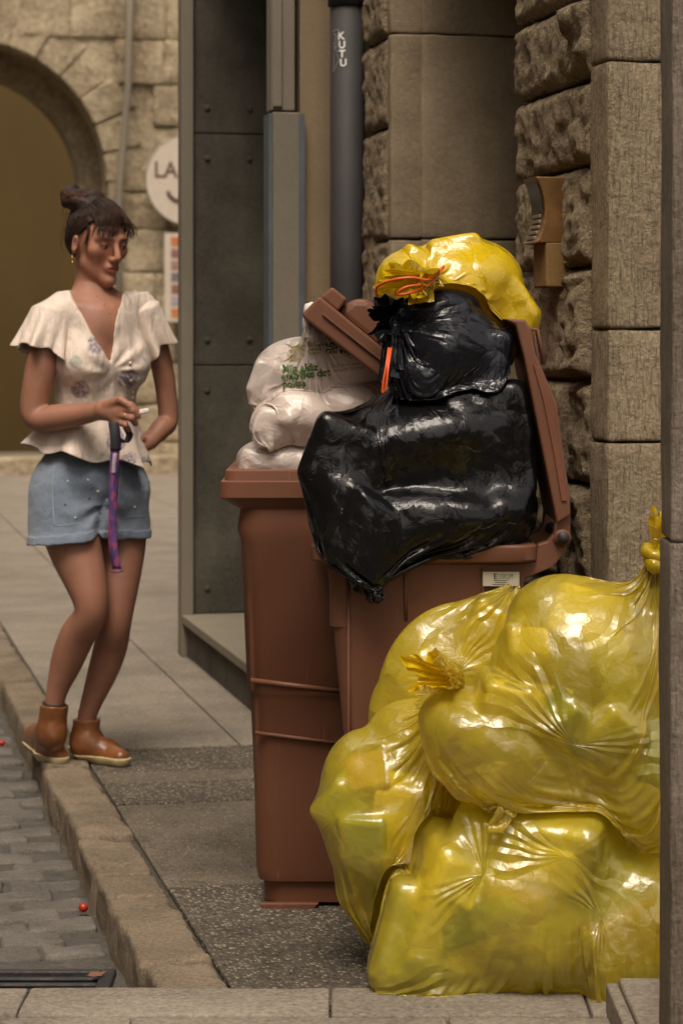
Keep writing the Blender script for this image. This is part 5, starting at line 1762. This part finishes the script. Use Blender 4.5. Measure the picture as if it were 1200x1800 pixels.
# ---- denim shorts
def m_denim():
    t = NT('washed_denim')
    p = t.pos()
    c = t.ramp(t.noise(5, 5, .6), [(.32, (.115, .15, .205)), (.68, (.23, .28, .355))])
    tw = t.noise(1, 2, .5, t.mapping(p, (900, 900, 300), rot=(0, .6, 0)))
    c = t.mix(.22, c, t.ramp(tw, [(.35, (.05, .065, .095)), (.65, (.36, .42, .48))]))
    h = t.math('ADD', tw, t.math('MULTIPLY', t.noise(18, 4, .6), 5.0))
    return t.done(t.bsdf(c, .85, t.bump(h, .0018), Specular_IOR_Level=.2, Sheen_Weight=.2))
DEN = m_denim()
vs = Vox((-.22, -.24, .60), (.30, .24, 1.0), .0036)
vs.ell(L(157, 845, 0), (.165, .122, .125), TM, 0)
vs.cone(L(112, 872, -.045), L(118, 975, -.075), .100, .112, .03)
vs.cone(L(207, 872, .045), L(216, 968, .03), .092, .084, .05)
vs.ell(L(180, 925, -.045), (.045, .06, .07), np.eye(3), .04)
hemz1, hemz2 = L(112, 949, -.08)[2], L(214, 943, .0)[2]
def hem(P):
    x = P[..., 0]
    m = smoothstep(L(172, 0, 0)[0], L(188, 0, 0)[0], x)
    left = hemz1 - .10 * (L(130, 0, 0)[0] - x)
    return np.where(x < L(180, 0, 0)[0], left + .0, hemz2 + .03 * (L(215, 0, 0)[0] - x)) - P[..., 2]
vs.cut(hem)
vs.cut(lambda P: P[..., 2] - L(160, 790, 0)[2])
fly = L(178, 890, -.12)
def sfold(Pw):
    dx, dz = Pw[:, 0] - fly[0], Pw[:, 2] - fly[2]
    a = np.arctan2(dz, dx); r_ = np.hypot(dx, dz)
    h1 = np.where(Pw[:, 0] < L(180, 0, 0)[0], hemz1 - .10 * (L(130, 0, 0)[0] - Pw[:, 0]), hemz2 + .03 * (L(215, 0, 0)[0] - Pw[:, 0]))
    dh = Pw[:, 2] - h1
    cuff = -.004 * (dh < .022)
    crease = .012 * np.exp(-((Pw[:, 0] - L(180, 0, 0)[0]) / .008) ** 2) * (Pw[:, 2] < L(0, 885, 0)[2])
    return -.005 * np.sin(a * 5 + 4 * fbm(Pw * 8, 2, 3)) * smoothstep(.16, .03, r_) * smoothstep(.0, .04, r_) - .005 * fbm(Pw * np.array([20, 20, 12]), 3, 4) + cuff + crease
vs.bump(sfold)
shorts = wearable('shorts', vs, DEN)
bvs = bvh_of(shorts)
STUDM = m_plain('pearl_stud', (.75, .72, .68), .2, .02)
for px, py in ((84, 862), (140, 882), (124, 896), (81, 906), (122, 860), (155, 900), (100, 930), (143, 925), (228, 870), (240, 905), (205, 915)):
    h_ = bvs.ray_cast(Vector(L2W(L(px, py, -.6))), FWD)
    if h_[0] is not None:
        bm = bmesh.new(); bmesh.ops.create_uvsphere(bm, u_segments=8, v_segments=6, radius=.0032)
        bmesh.ops.translate(bm, vec=h_[0], verts=bm.verts)
        bm_obj('stud', bm, STUDM if (px + py) % 3 else IRON, shorts, True)

STI = m_plain('denim_stitching', (.30, .335, .38), .8)
def seam(pts, r_=.0013, mat=STI):
    out = []
    for q in catmull([Vector((x_, y_, 0)) for x_, y_ in pts], 8):
        h_ = bvs.ray_cast(Vector(L2W(L(q.x, q.y, -.6))), FWD)
        if h_[0] is not None:
            out.append(h_[0] - FWD * .0004)
    if len(out) > 2:
        tube('seam', out, r_, mat, shorts, 5)
seam([(181, 822), (180, 860), (176, 898), (182, 918)])
seam([(172, 824), (171, 860), (167, 885), (177, 905)], .0010)
seam([(66, 815), (88, 838), (118, 838), (128, 818)])
seam([(214, 822), (226, 842), (250, 846)])
seam([(58, 820), (56, 880), (62, 945)], .0016)
seam([(64, 946), (100, 942), (140, 937), (172, 934)], .0011)
seam([(190, 934), (220, 933), (254, 931)], .0011)
# ---- ankle boots
LEA = m_plain('tan_leather', (.20, .074, .025), .36, .28, 16, .0015, 60, Specular_IOR_Level=.5)
SOLE = m_plain('cream_sole', (.50, .40, .22), .6, .12, 20)
def boot(ank, shaft_top, heel, ball, toe, w):
    lo = np.minimum(np.minimum(ank, toe), heel) - .12; hi = np.maximum(np.maximum(shaft_top, toe), heel) + .12
    lo[2] = -.01; hi[2] = shaft_top[2] + .06
    def shape(g):
        v = Vox(lo, hi, .0034)
        v.cone(shaft_top + (shaft_top - ank) * .4, ank, .042 + g, .038 + g, 0)
        v.cone(ank, heel + np.array([0, 0, .045]), .038 + g, .033 + g, .035)
        v.cone(heel + np.array([0, 0, .034]), ball + np.array([0, 0, .030]), .034 + g, w + g, .035)
        v.cone(ank + (ball - heel) * .10, ball + np.array([0, 0, .030]), .035 + g, .030 + g, .02)
        v.cone(ball + np.array([0, 0, .028]), toe + np.array([0, 0, .024]), w + g, .027 + g, .02)
        return v
    v = shape(0)
    v.cut(lambda P: np.maximum(.020 - P[..., 2], P[..., 2] - shaft_top[2]))
    v.bump(lambda Pw: -.0022 * np.sin(((Pw - ball) @ (toe - heel)) * 420 + 2 * fbm(Pw * 20, 2, 3)) * smoothstep(.07, .02, np.linalg.norm(Pw - (ball + np.array([0, 0, .05])), axis=1)) - .003 * fbm(Pw * 22, 3, 2))
    b = wearable('boot', v, LEA)
    v2 = shape(.005)
    v2.cut(lambda P: np.maximum(.001 - P[..., 2], P[..., 2] - (.026 + .006 * smoothstep(.1, 0, np.linalg.norm(P[..., :2] - heel[:2].astype(np.float32), axis=-1)))))
    wearable('sole', v2, SOLE, b)
    tp = shaft_top + (shaft_top - ank) * .02
    bk = heel - ball; bk[2] = 0; bk /= np.linalg.norm(bk)
    box('pull_tab', L2W(tp + bk * .045 + np.array([0, 0, -.005])), (.012, .012, .05), m_plain('dark_tab', (.05, .025, .015), .7), b, bevel=.003)
    return b
def onground(px, py):
    d = CAM_H * FPX / (py - 620)
    return np.array([(px - 600) / FPX * d - WX0, d - WD, 0.0])
boot(L(90, 1290, -.01), L(96, 1240, -.025), onground(66, 1320), onground(88, 1336), onground(104, 1345), .036)
boot(L(150, 1305, .05), L(153, 1264, .05), onground(146, 1328), onground(186, 1341), onground(212, 1347), .036)

# ---- hair: smooth cap, loose bun, fringe and fly-aways
def m_hair():
    t = NT('brown_hair')
    p = t.pos()
    st = t.noise(1, 3, .6, t.mapping(p, (220, 220, 60), rot=(.5, .6, 0)))
    c = t.ramp(st, [(.3, (.010, .006, .005)), (.7, (.040, .021, .014))])
    return t.done(t.bsdf(c, .45, t.bump(st, .002), Specular_IOR_Level=.22))
def m_hairtip(name, c):
    return m_plain(name, c, .45, .3, 30, Specular_IOR_Level=.25)
HAIR = m_hair()
vh = Vox(HC - .17, HC + .19, .0032)
vh.ell(H(0, -.014, .034), (.081, .098, .091), HM, 0)
vh.ell(H(0, -.06, -.01), (.066, .05, .06), HM, .03)
def hairline(P):
    q = P - HC.astype(np.float32)
    s1, f1, u1 = q @ HS.astype(np.float32), q @ HF.astype(np.float32), q @ HU.astype(np.float32)
    lim = np.where(f1 > .035, .062 - .0 * f1, np.interp(f1, [-.12, -.05, -.012, .012, .035], [-.07, -.06, .012, .022, .050]))
    return (lim - u1) * .8
vh.cut(hairline)
bun = H(-.030, -.070, .108)
for k in range(9):
    a = k * .7
    c0 = bun + HS * .036 * math.cos(a) + HF * .036 * math.sin(a) + HU * .012 * math.sin(2 * a)
    vh.cone(c0, c0 + HS * .022 * math.cos(a + 1.3) + HF * .022 * math.sin(a + 1.3) + HU * .010 * math.cos(3 * a), .019, .017, .022)
vh.ell(bun, (.048, .046, .028), HM, .01)
vh.bump(lambda Pw: -.0025 * fbm(Pw * 60, 3, 9))
hair = wearable('hair', vh, HAIR)
bm = bmesh.new()
rg = np.random.default_rng(5)
ctr = H(0, -.014, .034)
def on_cap(d, off=1.0):
    d = d / np.linalg.norm(d)
    q = d @ HM
    k_ = 1 / math.sqrt((q[0] / .082) ** 2 + (q[1] / .099) ** 2 + (q[2] / .092) ** 2)
    return ctr + d * k_ * off
d0 = bun - ctr
for k in range(420):       # strands combed from the hairline back to the bun
    th_ = rg.uniform(-2.6, 2.6)
    el = rg.uniform(-.45, .55)
    d1 = HF * math.cos(th_) + HS * math.sin(th_) + HU * (.35 + .5 * math.cos(th_) + .25 * el if math.cos(th_) > 0 else .0 + el * .7)
    pts = []
    for j in range(9):
        w = j / 8
        d = d1 / np.linalg.norm(d1) * (1 - w) + d0 / np.linalg.norm(d0) * w
        pts.append(Vector(L2W(on_cap(d, 1.0 + .018 * rg.random() + .025 * math.sin(math.pi * w) * rg.random()))))
    bm_tube(bm, pts, [.0004] + [.0009] * 7 + [.0006], 4, False)
bm_obj('hair_strand', bm, m_hairtip('hair_strand_brown', (.026, .014, .010)), hair, True)['kind'] = 'stuff'
bm = bmesh.new()
for k in range(130):       # fringe
    s0 = rg.uniform(-.066, .066)
    part_ = abs(s0 - .014) < .013
    if part_ and k % 3: continue
    u0 = .096 - 6 * s0 * s0
    ln = rg.uniform(.25, .85) * (1.0 if not part_ else .5)
    sl = .012 * np.sign(s0 - .018)
    f0 = .062 - 5 * s0 * s0
    fe = math.sqrt(max(0, 1 - (s0 / .085) ** 2))
    pts = [H(s0 * .9, f0 - .02, u0 + .020), H(s0, .054 + .022 * fe, u0 - .006), H(s0 + sl * .5, .044 + .042 * fe, .062), H(s0 + sl * .9, .044 + .048 * fe, .060 - .020 * ln), H(s0 + sl * 1.2, .042 + .054 * fe, .060 - .040 * ln)]
    pts = [Vector(L2W(p + rg.normal(0, .0015, 3))) for p in pts]
    bm_tube(bm, catmull(pts, 3), .0008, 3, False)
for sd in (-1, 1):
    for k in range(12):    # wisps in front of the ear
        s0 = sd * rg.uniform(.060, .072)
        pts = [H(s0 * .95, .03, .06), H(s0 * 1.05, .040 + .008 * rg.random(), .03), H(s0 * 1.04, .030 + .012 * rg.random(), .0 - .03 * rg.random())]
        bm_tube(bm, catmull([Vector(L2W(p)) for p in pts], 4), .0007, 3, False)
bm_obj('fringe', bm, m_hairtip('fringe_brown', (.040, .020, .012)), hair, True)['kind'] = 'stuff'
bm = bmesh.new()
for pts in ([(128, 375), (116, 400), (108, 425), (112, 448)], [(122, 385), (113, 408), (106, 432)], [(150, 345), (168, 338), (190, 342)], [(140, 340), (160, 333), (182, 345)], [(118, 372), (112, 398), (105, 415)], [(130, 350), (115, 360), (109, 380)]):
    bm_tube(bm, catmull([Vector(L2W(L(x_, y_, .04))) for x_, y_ in pts], 5), .0008, 4, False)
for k in range(140):
    a = rg.uniform(0, 6.28); b_ = a + rg.uniform(1.2, 2.8)
    rr = rg.uniform(.036, .062)
    pts = [bun + HS * rr * math.cos(a + (b_ - a) * w) + HF * rr * .9 * math.sin(a + (b_ - a) * w) + HU * (.030 * math.sin(math.pi * w) * rg.uniform(-.2, 1)) for w in (0, .33, .66, 1)]
    bm_tube(bm, catmull([Vector(L2W(p)) for p in pts], 4), .0010, 4, False)
bm_obj('flyaway_hair', bm, m_hairtip('reddish_hair', (.11, .042, .022)), hair, True)['kind'] = 'stuff'

# ---- jewellery, leash, paper
GOLD = m_plain('gold', (.65, .42, .15), .25, .05, Metallic=1.0)
bvp = bvh_of(person)
eo = Vector(L2W(H(-.080, -.004, -.046)))
bm = bmesh.new(); bm_tube(bm, [eo, eo + Vector((0, 0, -.016))], .0012, 6); bmesh.ops.create_uvsphere(bm, u_segments=8, v_segments=6, radius=.0032, matrix=Matrix.Translation(eo + Vector((0, 0, -.018))))
bm_obj('earring', bm, GOLD, person, True)
bm = bmesh.new()
for k in range(40):
    w = k / 39
    px = 130 + (202 - 130) * w if w < .6 else 0
    x_ = 138 + 64 * (w ** .55) if True else px
    y_ = 512 + 108 * w
    x_ = 134 + (200 - 134) * w ** .8
    h_ = bvp.ray_cast(Vector(L2W(L(x_, y_, -.6))), FWD)
    if h_[0] is not None:
        bmesh.ops.create_icosphere(bm, subdivisions=1, radius=.0013 if k % 6 else .0028, matrix=Matrix.Translation(h_[0]))
for k in range(34):
    w = k / 33
    h_ = bvp.ray_cast(Vector(L2W(L(209 - 8 * w, 512 + 108 * w, -.6))), FWD)
    if h_[0] is not None:
        bmesh.ops.create_icosphere(bm, subdivisions=1, radius=.0013 if k % 6 else .0028, matrix=Matrix.Translation(h_[0]))
bm_obj('necklace', bm, GOLD, person, True)['kind'] = 'stuff'
def band(name, c, ax, r_, w, mat):
    ax = Vector(ax).normalized(); a = ax.orthogonal().normalized(); b = ax.cross(a)
    bm = bmesh.new()
    bm_tube(bm, [Vector(L2W(np.array(Vector(c) + (a * math.cos(t_) + b * math.sin(t_)) * r_))) for t_ in np.linspace(0, 2 * math.pi, 25)], w, 6, False)
    bm_obj(name, bm, mat, person, True)
band('ring', F_[2][0] * .45 + F_[2][1] * .55, F_[2][1] - F_[2][0], .0108, .0016, GOLD)
band('anklet', L(96, 1237, -.028), (0.1, 0, 1), .0335, .0026, IRON)
def m_leash():
    t = NT('purple_webbing')
    p = t.mapping(t.pos(), (1, 1, .55))
    c = t.ramp(t.voro(95, p, out='Color'), [(.2, (.05, .035, .12)), (.45, (.14, .05, .20)), (.6, (.30, .045, .14)), (.8, (.07, .05, .16))])
    return t.done(t.bsdf(c, .7, t.bump(t.noise(500, 2), .0008)))
leash = empty('dog_leash', L2W(L(203, 1008, -.27))); tag(leash, 'purple patterned dog leash hanging from her hand', 'leash')
def ribbon(name, pts, w, mat, parent, thick=.0025, edge=(1, 0, 0)):
    C_ = catmull([Vector(p) for p in pts], 6)
    V_, F2 = [], []
    for k, p in enumerate(C_):
        tw = .35 * math.sin(k * .23)
        e = Vector((math.cos(tw), math.sin(tw), 0)) * w / 2
        V_ += [np.array(p - e), np.array(p + e)]
    for k in range(len(C_) - 1):
        F2.append([2 * k, 2 * k + 1, 2 * k + 3, 2 * k + 2])
    o = add(name, L2W(np.array(V_)), F2, mat, parent)
    so = o.modifiers.new('thickness', 'SOLIDIFY'); so.thickness = thick; so.offset = 0
    return o
LEW = m_leash()
ribbon('strap', [L(203, 785, -.275), L(201, 830, -.278), L(199, 900, -.276), L(199, 960, -.274), L(206, 1000, -.272)], .026, LEW, leash)
ribbon('strap_end', [L(196, 1004, -.275), L(205, 1006, -.278), L(214, 1003, -.272)], .012, LEW, leash, .004)
ribbon('handle', [L(200, 742, -.27), L(203, 765, -.278), L(204, 792, -.277)], .030, m_plain('black_webbing', (.02, .018, .025), .7), leash, .005)
ribbon('label', [L(203, 797, -.2795), L(201, 815, -.2815), L(200, 832, -.2815)], .011, m_plain('lilac_print', (.42, .36, .44), .7, .3, 160), leash, .001)
ribbon('loop', [L(222, 752, -.25), L(228, 765, -.255), L(220, 778, -.262), L(208, 770, -.27)], .020, m_plain('black_webbing', (.02, .018, .025), .7), leash, .003)
V, F = gridbox((.034, .012, .014), .004, .004, .009, 60, 8)
ts = add('paper_scrap', np.array(L2W(V + L(251, 723, -.278))), F, m_plain('tissue', (.70, .68, .64), .9, .05))
tag(ts, 'tiny white paper twist pinched between her fingers', 'paper')
